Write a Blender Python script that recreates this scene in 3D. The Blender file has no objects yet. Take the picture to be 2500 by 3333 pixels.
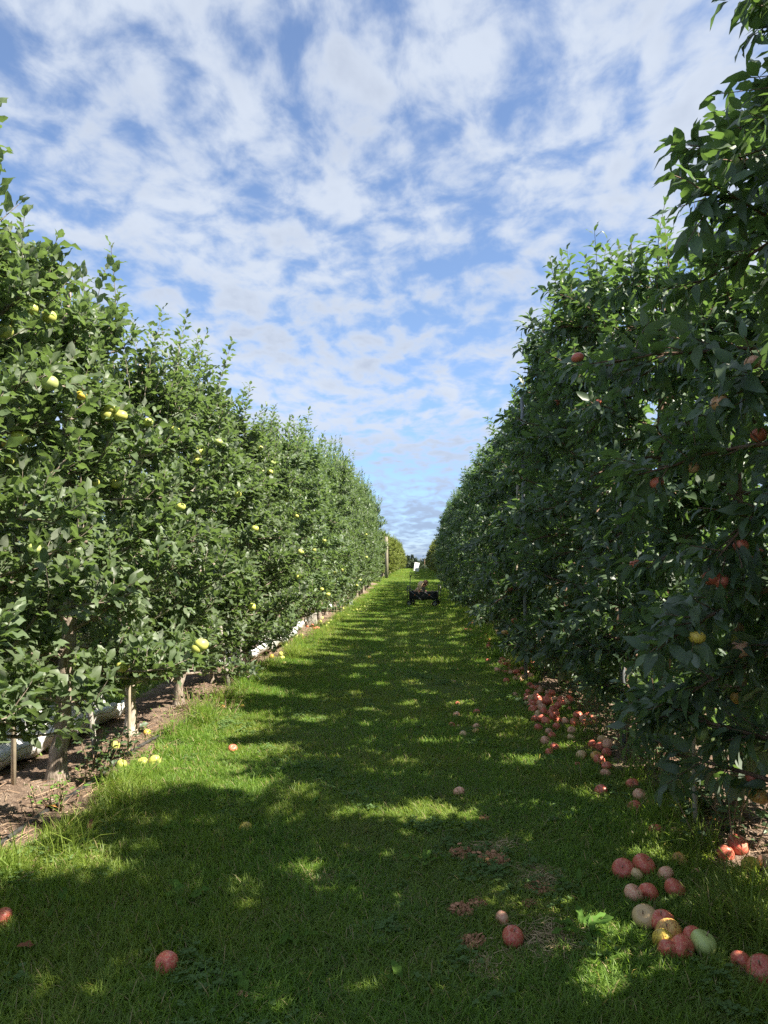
import bpy, math, random
import numpy as np
from mathutils import Vector, Matrix, Euler

random.seed(11)
R = math.radians
SC = bpy.context.scene
COL = SC.collection

# ------------------------------------------------------------------ camera
CAM_H, FPX = 1.5, 2320.0
CAM_ROT = Euler((R(90 + 3.83), 0, R(2.71)), 'XYZ')
cam_data = bpy.data.cameras.new('camera')
cam = bpy.data.objects.new('camera', cam_data)
COL.objects.link(cam)
cam.location = (0, 0, CAM_H)
cam.rotation_euler = CAM_ROT
cam_data.sensor_fit = 'VERTICAL'
cam_data.sensor_height = 24.0
cam_data.lens = FPX / 3333.0 * 24.0
cam_data.clip_end = 3000
cam_data.clip_start = 0.05
SC.camera = cam

# ------------------------------------------------------------------ sun + sky
SUN_EL, SUN_AZ = 48.5, 108.0          # azimuth measured clockwise from +Y (down the alley)
sun_data = bpy.data.lights.new('sun', 'SUN')
sun_data.energy = 4.9
sun_data.angle = R(0.53)
sun_data.color = (1.0, 0.93, 0.80)
sun = bpy.data.objects.new('sun', sun_data)
COL.objects.link(sun)
sdir = Vector((math.sin(R(SUN_AZ)) * math.cos(R(SUN_EL)), math.cos(R(SUN_AZ)) * math.cos(R(SUN_EL)), math.sin(R(SUN_EL))))
sun.rotation_euler = sdir.to_track_quat('Z', 'Y').to_euler()
sun.location = (20, 5, 25)

world = bpy.data.worlds.new('World')
SC.world = world
world.use_nodes = True


class NT:
    """tiny helper around a node tree"""
    def __init__(s, t):
        s.t = t
        t.nodes.clear()

    def n(s, typ, **kw):
        nd = s.t.nodes.new(typ)
        for k, v in kw.items():
            if k.startswith('i_'):
                key = k[2:]
                key = int(key) if key.isdigit() else key.replace('_', ' ')
                s.put(nd.inputs[key], v)
            else:
                setattr(nd, k, v)
        return nd

    def put(s, sock, v):
        if isinstance(v, bpy.types.NodeSocket):
            s.t.links.new(v, sock)
        elif isinstance(v, bpy.types.Node):
            s.t.links.new(v.outputs[0], sock)
        else:
            if sock.type == 'RGBA' and len(v) == 3:
                v = (*v, 1)
            sock.default_value = v

    def math(s, op, a, b=0.0, c=None, clamp=False):
        nd = s.t.nodes.new('ShaderNodeMath')
        nd.operation = op
        nd.use_clamp = clamp
        s.put(nd.inputs[0], a)
        s.put(nd.inputs[1], b)
        if c is not None:
            s.put(nd.inputs[2], c)
        return nd.outputs[0]

    def mix(s, f, a, b, blend='MIX'):
        nd = s.t.nodes.new('ShaderNodeMix')
        nd.data_type = 'RGBA'
        nd.blend_type = blend
        s.put(nd.inputs[0], f)
        s.put(nd.inputs[6], a)
        s.put(nd.inputs[7], b)
        return nd.outputs[2]

    def noise(s, vec, scale, detail=4, rough=.55, dist=0.0):
        nd = s.n('ShaderNodeTexNoise', i_Scale=scale, i_Detail=detail, i_Roughness=rough, i_Distortion=dist)
        if vec is not None:
            s.put(nd.inputs['Vector'], vec)
        return nd.outputs[0]

    def ramp(s, f, lo, hi, a=0.0, b=1.0, smooth=True):
        nd = s.n('ShaderNodeMapRange', interpolation_type='SMOOTHSTEP' if smooth else 'LINEAR')
        s.put(nd.inputs[0], f)
        for i, v in zip((1, 2, 3, 4), (lo, hi, a, b)):
            s.put(nd.inputs[i], v)
        return nd.outputs[0]


w = NT(world.node_tree)
sky = w.n('ShaderNodeTexSky', sky_type='NISHITA', sun_disc=False, sun_elevation=R(SUN_EL), sun_rotation=R(SUN_AZ),
          altitude=200, air_density=1.0, dust_density=0.6, ozone_density=2.2)
tc = w.n('ShaderNodeTexCoord')
sep = w.n('ShaderNodeSeparateXYZ', i_0=tc.outputs['Generated'])
zz = w.math('MAXIMUM', sep.outputs[2], 0.0)
den = w.math('ADD', zz, 0.19)
px_ = w.math('DIVIDE', sep.outputs[0], den)
py_ = w.math('DIVIDE', sep.outputs[1], den)
cmb = w.n('ShaderNodeCombineXYZ', i_0=px_, i_1=py_)
warp = w.n('ShaderNodeTexNoise', i_Scale=0.9, i_Detail=3.0)
w.put(warp.inputs['Vector'], cmb.outputs[0])
wv = w.n('ShaderNodeVectorMath', operation='MULTIPLY_ADD')
w.put(wv.inputs[0], warp.outputs['Color'])
wv.inputs[1].default_value = (0.25, 0.25, 0.0)
w.put(wv.inputs[2], cmb.outputs[0])
mp = w.n('ShaderNodeMapping')
w.put(mp.inputs[0], wv.outputs[0])
mp.inputs['Location'].default_value = (3.1, 7.4, 0)
mp.inputs['Scale'].default_value = (1.15, 0.92, 1)
mp.inputs['Rotation'].default_value = (0, 0, R(12))
big = w.noise(mp.outputs[0], 0.9, 3, .5)
cell = w.noise(mp.outputs[0], 9.5, 8, .54, .2)
fine = w.noise(mp.outputs[0], 9.0, 6, .6)
cov = w.math('ADD', w.math('MULTIPLY', big, .47), w.math('ADD', w.math('MULTIPLY', cell, .70), w.math('MULTIPLY', fine, .12)))
lowup = w.ramp(zz, 0.0, 0.30, 0.01, 0.0)
cov = w.math('ADD', cov, lowup)
dens = w.ramp(cov, 0.52, 0.745, .06, 1.0)
dens = w.math('MULTIPLY', dens, .93)
thick = w.ramp(cov, 0.60, 0.86)
shade = w.noise(mp.outputs[0], 2.0, 5, .6)
grey = w.math('MULTIPLY', thick, w.ramp(shade, .40, .62))
cloud = w.mix(grey, (2.72, 3.0, 3.45), (2.0, 2.26, 2.76))
cloud = w.mix(w.ramp(zz, 0.02, 0.22), (1.4, 1.85, 2.65), cloud)
hs = w.mix(1.0, sky.outputs[0], w.mix(w.ramp(zz, 0.0, 0.35), (.50, .62, .92), (.70, .75, .82)), 'MULTIPLY')
skyc = w.mix(dens, hs, cloud)
bg = w.n('ShaderNodeBackground', i_Color=skyc, i_Strength=0.088)
wo = w.n('ShaderNodeOutputWorld')
w.t.links.new(bg.outputs[0], wo.inputs[0])

SC.view_settings.view_transform = 'Standard'
SC.view_settings.look = 'None'
SC.view_settings.exposure = 1.62
SC.view_settings.gamma = 1.0
SC.view_settings.use_curve_mapping = False
cy = SC.cycles
cy.max_bounces = 8
cy.diffuse_bounces = 5
cy.glossy_bounces = 2
cy.transmission_bounces = 6
cy.transparent_max_bounces = 4
cy.use_denoising = False
cy.caustics_reflective = False
cy.caustics_refractive = False
cy.sample_clamp_indirect = 6.0


# ------------------------------------------------------------------ terrain and picture rays
def sstep(a, b, x):
    t = np.clip((x - a) / (b - a), 0, 1)
    return t * t * (3 - 2 * t)


def terrain(x, y):
    x = np.asarray(x, float)
    y = np.asarray(y, float)
    h = 0.27 * sstep(24, 50, y) - 3.0 * sstep(92, 114, y) + 0.02 * np.sin(x * .9 + .5) * np.sin(y * .45) + 0.012 * np.sin(x * 2.3 + y * 1.7)
    for c in (-2.45, 1.80):
        h = h + 0.05 * np.exp(-((x - c) / .45) ** 2)
    return h


MROT = CAM_ROT.to_matrix()
CAMP = Vector((0, 0, CAM_H))


def ray(px, py):
    return (MROT @ Vector(((px - 1250) / FPX, -(py - 1666.5) / FPX, -1))).normalized()


def ground(px, py, dz=0.0):
    d = ray(px, py)
    z = 0.0
    for _ in range(12):
        t = (z + dz - CAM_H) / d.z
        p = CAMP + d * t
        z = float(terrain(p.x, p.y))
    return p


MINV = np.array(MROT.transposed())


def project(P):
    q = (P - np.array([0, 0, CAM_H])) @ MINV.T
    zc = -q[:, 2]
    ok = zc > .2
    zc = np.where(ok, zc, 1)
    return 1250 + FPX * q[:, 0] / zc, 1666.5 - FPX * q[:, 1] / zc, np.where(ok, zc, -1)


# ------------------------------------------------------------------ object helpers
def mesh_np(name, V, F, mats=(), smooth=True, attrs=None, midx=None):
    """F: list of (k,n) int arrays of faces (each array faces with n corners)"""
    me = bpy.data.meshes.new(name)
    if isinstance(F, np.ndarray):
        F = [F]
    F = [f for f in F if len(f)]
    V = np.asarray(V, np.float32)
    nl = sum(f.size for f in F)
    nf = sum(len(f) for f in F)
    me.vertices.add(len(V))
    me.vertices.foreach_set('co', V.ravel())
    me.loops.add(nl)
    me.loops.foreach_set('vertex_index', np.concatenate([f.ravel() for f in F]).astype(np.int32))
    me.polygons.add(nf)
    tot = np.concatenate([np.full(len(f), f.shape[1]) for f in F]).astype(np.int32)
    st = np.concatenate([[0], np.cumsum(tot)[:-1]]).astype(np.int32)
    me.polygons.foreach_set('loop_start', st)
    me.polygons.foreach_set('loop_total', tot)
    if midx is not None:
        me.polygons.foreach_set('material_index', np.asarray(midx, np.int32))
    me.polygons.foreach_set('use_smooth', np.full(nf, smooth))
    me.update(calc_edges=True)
    for k, a in (attrs or {}).items():
        at = me.attributes.new(k, 'FLOAT', 'POINT')
        at.data.foreach_set('value', np.asarray(a, np.float32))
    for m in mats:
        me.materials.append(m)
    return me


def link(name, data, parent=None, loc=None, rot=None, scale=None):
    o = bpy.data.objects.new(name, data)
    COL.objects.link(o)
    if parent is not None:
        o.parent = parent
    if loc is not None:
        o.location = loc
    if rot is not None:
        o.rotation_euler = rot
    if scale is not None:
        o.scale = scale
    return o


def tag(o, label=None, cat=None, group=None, kind=None):
    for k, v in (('label', label), ('category', cat), ('group', group), ('kind', kind)):
        if v:
            o[k] = v
    return o


class Geo:
    def __init__(s):
        s.v, s.f, s.n, s.m = [], {}, 0, {}

    def add(s, V, F, mi=0):
        V = np.asarray(V, float)
        for f in (F if isinstance(F, list) else [F]):
            f = np.asarray(f)
            if len(f):
                s.f.setdefault(f.shape[1], []).append(f + s.n)
                s.m.setdefault(f.shape[1], []).append(np.full(len(f), mi))
        s.v.append(V)
        s.n += len(V)

    def tube(s, pts, rad, sides=6, cap=True, mi=0):
        pts = np.asarray(pts, float)
        n = len(pts)
        rad = np.broadcast_to(np.asarray(rad, float), (n,))
        tan = np.gradient(pts, axis=0)
        tan /= np.linalg.norm(tan, axis=1)[:, None] + 1e-9
        up = np.array([0, 0, 1.0]) if abs(tan[0, 2]) < .9 else np.array([1.0, 0, 0])
        a = np.cross(tan, up)
        a /= np.linalg.norm(a, axis=1)[:, None] + 1e-9
        b = np.cross(tan, a)
        th = np.arange(sides) * 2 * math.pi / sides
        V = pts[:, None] + rad[:, None, None] * (a[:, None] * np.cos(th)[None, :, None] + b[:, None] * np.sin(th)[None, :, None])
        V = V.reshape(-1, 3)
        i, j = np.meshgrid(np.arange(n - 1), np.arange(sides), indexing='ij')
        j2 = (j + 1) % sides
        F = np.stack([i * sides + j, i * sides + j2, (i + 1) * sides + j2, (i + 1) * sides + j], -1).reshape(-1, 4)
        fs = [F]
        if cap:
            V = np.vstack([V, pts[:1], pts[-1:]])
            k = np.arange(sides)
            k2 = (k + 1) % sides
            fs.append(np.stack([k2, k, np.full(sides, n * sides)], -1))
            o = (n - 1) * sides
            fs.append(np.stack([o + k, o + k2, np.full(sides, n * sides + 1)], -1))
        s.add(V, fs, mi)

    def box(s, c, size, rot=None, mi=0):
        x, y, z = np.asarray(size) / 2
        V = np.array([[-x, -y, -z], [x, -y, -z], [x, y, -z], [-x, y, -z], [-x, -y, z], [x, -y, z], [x, y, z], [-x, y, z]])
        if rot is not None:
            V = V @ np.array(Euler(rot).to_matrix()).T
        F = np.array([[0, 3, 2, 1], [4, 5, 6, 7], [0, 1, 5, 4], [1, 2, 6, 5], [2, 3, 7, 6], [3, 0, 4, 7]])
        s.add(V + np.asarray(c, float), F, mi)

    def ell(s, c, r, nu=12, nv=8, fn=None, mi=0):
        u = np.arange(nu) * 2 * math.pi / nu
        v = np.linspace(0, math.pi, nv + 1)[1:-1]
        V = np.stack([np.outer(np.sin(v), np.cos(u)), np.outer(np.sin(v), np.sin(u)), np.outer(np.cos(v), np.ones(nu))], -1).reshape(-1, 3)
        V = np.vstack([V, [[0, 0, 1], [0, 0, -1]]])
        if fn:
            V = fn(V)
        V = V * np.asarray(r) + np.asarray(c)
        m = nv - 1
        i, j = np.meshgrid(np.arange(m - 1), np.arange(nu), indexing='ij')
        j2 = (j + 1) % nu
        F = np.stack([i * nu + j, (i + 1) * nu + j, (i + 1) * nu + j2, i * nu + j2], -1).reshape(-1, 4)
        k = np.arange(nu)
        k2 = (k + 1) % nu
        T = np.stack([k, k2, np.full(nu, m * nu)], -1)
        B = np.stack([(m - 1) * nu + k2, (m - 1) * nu + k, np.full(nu, m * nu + 1)], -1)
        s.add(V, [F, T, B], mi)

    def mesh(s, name, mats, smooth=True):
        fs = [np.concatenate(v) for v in s.f.values()]
        mi = np.concatenate([np.concatenate(v) for v in s.m.values()])
        return mesh_np(name, np.concatenate(s.v), fs, mats, smooth, midx=mi)

    def obj(s, name, mat, parent=None, smooth=True):
        mats = mat if isinstance(mat, (list, tuple)) else [mat]
        return link(name, s.mesh(name, mats, smooth), parent)


# ------------------------------------------------------------------ materials
def material(name):
    m = bpy.data.materials.new(name)
    m.use_nodes = True
    return m, NT(m.node_tree)


def finish(m, t, sh, disp=None):
    o = t.n('ShaderNodeOutputMaterial')
    t.t.links.new(sh.outputs[0] if isinstance(sh, bpy.types.Node) else sh, o.inputs[0])
    return m


def bump(t, h, strength=.5, dist=.01):
    return t.n('ShaderNodeBump', i_Strength=strength, i_Distance=dist, i_Height=h).outputs[0]


def leaf_mat(name, dark, mid, light, under, trans, tw=.32, rough=.42, spec=.45):
    m, t = material(name)
    at = t.n('ShaderNodeAttribute', attribute_name='rnd')
    lx = t.n('ShaderNodeAttribute', attribute_name='lx')
    oi = t.n('ShaderNodeObjectInfo')
    geo = t.n('ShaderNodeNewGeometry')
    r = at.outputs['Fac']
    c = t.mix(t.ramp(r, .05, .55), dark, mid)
    c = t.mix(t.ramp(r, .72, 1.0), c, light)
    hsv = t.n('ShaderNodeHueSaturation', i_Hue=t.ramp(oi.outputs['Random'], 0, 1, .49, .51, False), i_Saturation=1.0,
              i_Value=t.ramp(oi.outputs['Random'], 0, 1, .88, 1.14, False), i_Color=c)
    c = hsv.outputs[0]
    vein = t.ramp(lx.outputs['Fac'], 0.0, .16, 1.0, 0.0)
    c = t.mix(t.math('MULTIPLY', vein, .30), c, light)
    ns = t.noise(geo.outputs['Position'], 60, 3, .6)
    c = t.mix(t.ramp(ns, .45, .75, 0, .25), c, mid)
    c = t.mix(geo.outputs['Backfacing'], c, under)
    p = t.n('ShaderNodeBsdfPrincipled', i_Base_Color=c, i_Roughness=rough)
    p.inputs['Specular IOR Level'].default_value = spec
    tr = t.n('ShaderNodeBsdfTranslucent', i_Color=trans)
    mx = t.n('ShaderNodeMixShader', i_0=tw)
    t.t.links.new(p.outputs[0], mx.inputs[1])
    t.t.links.new(tr.outputs[0], mx.inputs[2])
    return finish(m, t, mx)


M = {}
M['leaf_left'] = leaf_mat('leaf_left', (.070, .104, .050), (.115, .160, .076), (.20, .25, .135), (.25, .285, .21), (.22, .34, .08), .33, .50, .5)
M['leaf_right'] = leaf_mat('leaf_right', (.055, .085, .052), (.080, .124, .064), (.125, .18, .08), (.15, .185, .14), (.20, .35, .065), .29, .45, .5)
M['leaf_far'] = leaf_mat('leaf_far', (.085, .115, .022), (.15, .17, .032), (.27, .25, .06), (.19, .20, .10), (.25, .33, .05), .25, .5, .4)
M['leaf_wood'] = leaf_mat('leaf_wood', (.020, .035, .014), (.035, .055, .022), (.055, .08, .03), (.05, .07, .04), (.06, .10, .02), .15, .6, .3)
M['leaf_weed'] = leaf_mat('leaf_weed', (.085, .16, .032), (.125, .225, .045), (.16, .26, .06), (.14, .22, .08), (.16, .30, .04), .4, .8, .08)


def grass_mat():
    m, t = material('grass_blade')
    at = t.n('ShaderNodeAttribute', attribute_name='rnd')
    oi = t.n('ShaderNodeObjectInfo')
    geo = t.n('ShaderNodeNewGeometry')
    r = at.outputs['Fac']
    n1 = t.noise(geo.outputs['Position'], .9, 3, .6)
    n2 = t.noise(geo.outputs['Position'], 5.0, 3, .6)
    c = t.mix(t.ramp(r, 0, .8), (.105, .192, .032), (.190, .312, .052))
    c = t.mix(t.ramp(n1, .38, .66), c, (.205, .275, .052))
    c = t.mix(t.ramp(n2, .55, .75, 0, .5), c, (.13, .225, .06))
    c = t.mix(t.ramp(t.noise(geo.outputs['Position'], 1.7, 4, .7), .54, .70, 0, .45), c, (.20, .22, .085))
    c = t.mix(t.ramp(r, .955, .965), c, (.34, .28, .14))
    c = t.mix(1.0, c, t.mix(oi.outputs['Random'], (.78, .82, .8), (1.18, 1.12, 1.1)), 'MULTIPLY')
    p = t.n('ShaderNodeBsdfPrincipled', i_Base_Color=c, i_Roughness=.5)
    p.inputs['Specular IOR Level'].default_value = .35
    tr = t.n('ShaderNodeBsdfTranslucent', i_Color=t.mix(1.0, c, (1.6, 1.65, .9), 'MULTIPLY'))
    mx = t.n('ShaderNodeMixShader', i_0=.48)
    t.t.links.new(p.outputs[0], mx.inputs[1])
    t.t.links.new(tr.outputs[0], mx.inputs[2])
    return finish(m, t, mx)


M['grass'] = grass_mat()


def simple(name, col, rough=.6, spec=.4, metal=0.0, n=None, bmp=0.0, nscale=30, coat=0.0):
    m, t = material(name)
    tcn = t.n('ShaderNodeTexCoord')
    c = col
    nz = t.noise(tcn.outputs['Object'], nscale, 5, .6)
    if n is not None:
        c = t.mix(t.ramp(nz, .35, .68), col, n)
    p = t.n('ShaderNodeBsdfPrincipled', i_Base_Color=c, i_Roughness=rough, i_Metallic=metal)
    p.inputs['Specular IOR Level'].default_value = spec
    if coat:
        p.inputs['Coat Weight'].default_value = coat
    if bmp:
        t.put(p.inputs['Normal'], bump(t, nz, .8, bmp))
    return finish(m, t, p)


def bark(name, a, b, c3):
    m, t = material(name)
    geo = t.n('ShaderNodeNewGeometry')
    mpn = t.n('ShaderNodeMapping')
    t.put(mpn.inputs[0], geo.outputs['Position'])
    mpn.inputs['Scale'].default_value = (1, 1, .22)
    n1 = t.noise(mpn.outputs[0], 55, 6, .65, .4)
    n2 = t.noise(geo.outputs['Position'], 7, 4, .6)
    c = t.mix(t.ramp(n1, .35, .65), a, b)
    c = t.mix(t.ramp(n2, .5, .7), c, c3)
    p = t.n('ShaderNodeBsdfPrincipled', i_Base_Color=c, i_Roughness=.85)
    t.put(p.inputs['Normal'], bump(t, n1, 1.0, .012))
    return finish(m, t, p)


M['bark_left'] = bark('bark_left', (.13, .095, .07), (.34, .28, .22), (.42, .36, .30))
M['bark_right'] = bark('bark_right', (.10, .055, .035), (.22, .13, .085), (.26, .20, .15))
M['bark_pale'] = bark('bark_pale', (.30, .24, .18), (.55, .47, .38), (.60, .54, .46))
M['grey_wood'] = bark('grey_wood', (.22, .19, .16), (.40, .37, .33), (.50, .47, .42))
M['post_wood'] = bark('post_wood', (.17, .15, .10), (.25, .22, .16), (.21, .20, .14))
M['bamboo'] = simple('bamboo', (.42, .36, .26), .6, n=(.30, .25, .19), nscale=12)
M['steel'] = simple('galvanised_steel', (.26, .27, .28), .6, metal=.3, n=(.20, .21, .22), nscale=25)
M['black_pipe'] = simple('black_pipe', (.018, .018, .02), .5, n=(.07, .065, .06), nscale=9)
M['white_sheet'] = simple('white_sheet', (.80, .80, .79), .45, n=(.68, .66, .62), nscale=3)
M['seam'] = simple('brown_seam', (.22, .13, .08), .7)
M['white_board'] = simple('white_board', (.86, .87, .88), .4)
M['twig'] = simple('dry_twig', (.20, .12, .075), .85, n=(.33, .24, .16), nscale=9)
M['straw'] = simple('straw', (.55, .42, .25), .8, n=(.38, .27, .15), nscale=9)
M['black_metal'] = simple('black_metal', (.03, .032, .034), .3, spec=.6)
M['black_fabric'] = simple('black_fabric', (.014, .016, .017), .8, n=(.022, .024, .025), nscale=40)
M['tyre'] = simple('black_tyre', (.018, .018, .018), .8)
M['rim'] = simple('grey_rim', (.42, .42, .42), .45)
M['skin'] = simple('skin', (.62, .36, .26), .55, n=(.66, .40, .30), nscale=8)
M['hair_blond'] = simple('hair_blond', (.78, .54, .32), .5, n=(.84, .64, .42), bmp=.004, nscale=50)
M['hair_brown'] = simple('hair_brown', (.20, .10, .055), .5, n=(.26, .13, .075), bmp=.004, nscale=50)
M['shirt_peach'] = simple('shirt_peach', (.74, .48, .40), .8, n=(.68, .42, .34))
M['shirt_grey'] = simple('shirt_grey', (.16, .18, .19), .8, n=(.20, .22, .23))
M['shorts_white'] = simple('shorts_white', (.62, .62, .62), .8)
M['jeans'] = simple('jeans', (.10, .13, .20), .85)
M['rot'] = simple('rotten_pulp', (.56, .28, .15), .8, n=(.36, .17, .09), bmp=.012, nscale=45)
M['dead_leaf'] = simple('dead_leaf', (.20, .07, .035), .7, n=(.22, .07, .03), nscale=30)
M['dead_leaf_orange'] = simple('dead_leaf_orange', (.55, .20, .06), .7, n=(.50, .32, .08), nscale=20)
M['orange_plastic'] = simple('orange_plastic', (.62, .17, .04), .5)
M['wicker'] = simple('wicker', (.50, .38, .24), .8, n=(.35, .26, .16), nscale=60)


def apple_mat(name, base, blush, amount, dark=None):
    m, t = material(name)
    tcn = t.n('ShaderNodeTexCoord')
    oi = t.n('ShaderNodeObjectInfo')
    off = t.n('ShaderNodeVectorMath', operation='MULTIPLY_ADD')
    t.put(off.inputs[0], oi.outputs['Random'])
    off.inputs[1].default_value = (37, 11, 23)
    t.put(off.inputs[2], tcn.outputs['Object'])
    v = off.outputs[0]
    mpn = t.n('ShaderNodeMapping')
    t.put(mpn.inputs[0], v)
    mpn.inputs['Scale'].default_value = (60, 60, 9)
    streak = t.noise(mpn.outputs[0], 1.3, 4, .6)
    big = t.noise(v, 13, 2, .5)
    speck = t.noise(v, 260, 2, .5)
    f = t.math('ADD', t.math('MULTIPLY', streak, .55), t.math('MULTIPLY', big, .75))
    c = t.mix(t.ramp(f, .98 - amount, 1.22 - amount), base, blush)
    c = t.mix(t.ramp(speck, .66, .74, 0, .28), c, (.62, .50, .30))
    if dark:
        c = t.mix(t.ramp(t.noise(v, 17, 3, .6), .54, .60), c, dark)
    c = t.mix(1.0, c, t.mix(oi.outputs['Random'], (.82, .80, .8), (1.1, 1.1, 1.1)), 'MULTIPLY')
    p = t.n('ShaderNodeBsdfPrincipled', i_Base_Color=c, i_Roughness=.36)
    p.inputs['Specular IOR Level'].default_value = .4
    p.inputs['Subsurface Weight'].default_value = .0
    return finish(m, t, p)


A = {
    'red': apple_mat('apple_red', (.66, .30, .17), (.56, .105, .075), .50),
    'pink': apple_mat('apple_pink', (.74, .46, .29), (.60, .17, .12), .40),
    'cream': apple_mat('apple_cream', (.62, .43, .22), (.55, .24, .14), .24),
    'orange': apple_mat('apple_orange', (.66, .42, .12), (.55, .14, .06), .36, (.26, .10, .04)),
    'yellow': apple_mat('apple_yellow', (.52, .54, .13), (.60, .50, .13), .18),
    'blush': apple_mat('apple_blush', (.78, .58, .10), (.66, .30, .09), .28, (.22, .09, .03)),
    'green': apple_mat('apple_green', (.48, .56, .19), (.52, .57, .22), .20),
}

# soil and lawn
def soil_mat():
    m, t = material('bare_soil')
    geo = t.n('ShaderNodeNewGeometry')
    P = geo.outputs['Position']
    n1 = t.noise(P, 2.2, 4, .6)
    n2 = t.noise(P, 38, 6, .7)
    n3 = t.noise(P, 150, 3, .6)
    c = t.mix(t.ramp(n2, .35, .65), (.12, .075, .050), (.26, .175, .12))
    c = t.mix(t.ramp(n1, .50, .66), c, (.30, .22, .16))
    c = t.mix(t.ramp(n3, .62, .70), c, (.40, .33, .27))
    p = t.n('ShaderNodeBsdfPrincipled', i_Base_Color=c, i_Roughness=.95)
    t.put(p.inputs['Normal'], bump(t, t.math('ADD', n2, n3), 1.0, .02))
    return finish(m, t, p)


def lawn_mat():
    m, t = material('lawn_ground')
    geo = t.n('ShaderNodeNewGeometry')
    P = geo.outputs['Position']
    n1 = t.noise(P, .8, 4, .6)
    n2 = t.noise(P, 30, 5, .7)
    c = t.mix(t.ramp(n2, .3, .7), (.06, .085, .026), (.12, .16, .05))
    c = t.mix(t.ramp(n1, .45, .7), c, (.085, .12, .03))
    p = t.n('ShaderNodeBsdfPrincipled', i_Base_Color=c, i_Roughness=.95)
    t.put(p.inputs['Normal'], bump(t, n2, 1.0, .03))
    return finish(m, t, p)


M['soil'] = soil_mat()
M['lawn'] = lawn_mat()


def sheet(name, xs, ys, mat, zoff=0.0, rough=0.0, edge=None):
    X, Y = np.meshgrid(xs, ys, indexing='xy')
    if edge is not None:
        X = edge(X, Y)
    Z = terrain(X, Y) + zoff
    if rough:
        rg = np.random.RandomState(3)
        Z = Z + rough * rg.rand(*Z.shape)
    V = np.stack([X, Y, Z], -1).reshape(-1, 3)
    nx, ny = len(xs), len(ys)
    i, j = np.meshgrid(np.arange(ny - 1), np.arange(nx - 1), indexing='ij')
    F = np.stack([i * nx + j, i * nx + j + 1, (i + 1) * nx + j + 1, (i + 1) * nx + j], -1).reshape(-1, 4)
    o = link(name, mesh_np(name, V, F, [mat]))
    tag(o, kind='structure')
    return o


xs = np.concatenate([[-900, -300, -100, -50, -25, -15, -10], np.arange(-8, 8.01, .1), [10, 15, 25, 50, 100, 300, 900]])
ys = np.concatenate([[-900, -200, -60, -20, -8], np.arange(-4, 20, .12), np.arange(20, 60, .5), [65, 75, 85, 90, 92, 94, 97, 100, 104, 108, 112, 116, 130, 150, 250, 500, 1400]])
sheet('ground', xs, ys, M['lawn'])


def edge_l(X, Y):
    c = -2.52
    half = np.where(X < c, .50, .44 + .07 * np.sin(Y * 1.9) + .05 * np.sin(Y * 4.7 + 1) + .04 * np.sin(Y * 9.1))
    return c + (X - c) * half / .5


def edge_r(X, Y):
    c = 1.88
    half = np.where(X > c, .5, .42 + .07 * np.sin(Y * 2.3 + 1) + .05 * np.sin(Y * 5.3) + .03 * np.sin(Y * 11.1))
    return c + (X - c) * half / .5


ysoil = np.concatenate([np.arange(-3, 14, .05), np.arange(14, 42, .3)])
sheet('soil_strip', -2.52 + np.linspace(-.5, .5, 26), ysoil, M['soil'], .006, .018, edge_l)
sheet('soil_strip', 1.88 + np.linspace(-.5, .5, 26), ysoil, M['soil'], .006, .018, edge_r)


# ------------------------------------------------------------------ leaves
def leaf_shape(kind, seed, lod):
    """unit leaf along +Y, normal +Z.  returns V, tris list, lx attribute"""
    rg = random.Random(seed * 7 + 1)
    if kind == 'left':
        W, curv, fold, wave = rg.uniform(.22, .28), rg.uniform(.05, .35), rg.uniform(.10, .5), rg.uniform(.06, .12)
    elif kind == 'right':
        W, curv, fold, wave = rg.uniform(.20, .26), rg.uniform(.05, .6), rg.uniform(.05, .45), rg.uniform(.02, .07)
    else:
        W, curv, fold, wave = .22, rg.uniform(0, .3), rg.uniform(0, .3), rg.uniform(0, .03)
    twist = rg.uniform(-.5, .5)
    if lod == 0:
        T = [.0, .16, .38, .60, .82]
    elif lod == 1:
        T = [.0, .45]
    V, lx = [], []
    ph = rg.uniform(0, 6.28)
    V.append((0, 0.0, 0)); lx.append(0)
    for t in T[1:]:
        wdt = W * (math.sin(math.pi * t ** .82) ** .75) * (1 - .12 * t)
        if lod == 1:
            wdt *= 1.05
        zc = -curv * t * t
        for sx in (-1, 0, 1):
            wz = wave * math.sin(t * 17 + ph + sx * 1.3) if sx and lod == 0 else 0
            x = sx * wdt
            z = zc + abs(x) * fold + wz + x * twist * t
            V.append((x, t - (0.02 * t if sx else 0), z))
            lx.append(abs(sx))
    V.append((rg.uniform(-.03, .03), 1.0, -curv * 1.15)); lx.append(0)
    F3 = [(0, 2, 1), (0, 3, 2)]
    F4 = []
    nr = len(T) - 1
    for r in range(nr - 1):
        a = 1 + r * 3
        F4 += [(a, a + 1, a + 4, a + 3), (a + 1, a + 2, a + 5, a + 4)]
    a = 1 + (nr - 1) * 3
    tip = len(V) - 1
    F3 += [(a, a + 1, tip), (a + 1, a + 2, tip)]
    V = np.array(V, float)
    if lod == 0:      # petiole: a thin blade below the leaf base
        k = len(V)
        V = np.vstack([V + [0, .16, 0], [[-.012, 0, .02], [.012, 0, .02], [.008, .17, 0], [-.008, .17, 0]]])
        lx += [0, 0, 0, 0]
        F4.append((k, k + 1, k + 2, k + 3))
    return V, np.array(F3), np.array(F4).reshape(-1, 4), np.array(lx, float)


NSH = 10
SHAPES = {(k, l): [leaf_shape(k, i, l) for i in range(NSH)] for k in ('left', 'right', 'plain') for l in (0, 1)}


def frames(D, N):
    D = D / (np.linalg.norm(D, axis=1)[:, None] + 1e-9)
    X = np.cross(D, N)
    X /= np.linalg.norm(X, axis=1)[:, None] + 1e-9
    Z = np.cross(X, D)
    return X, D, Z


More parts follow.
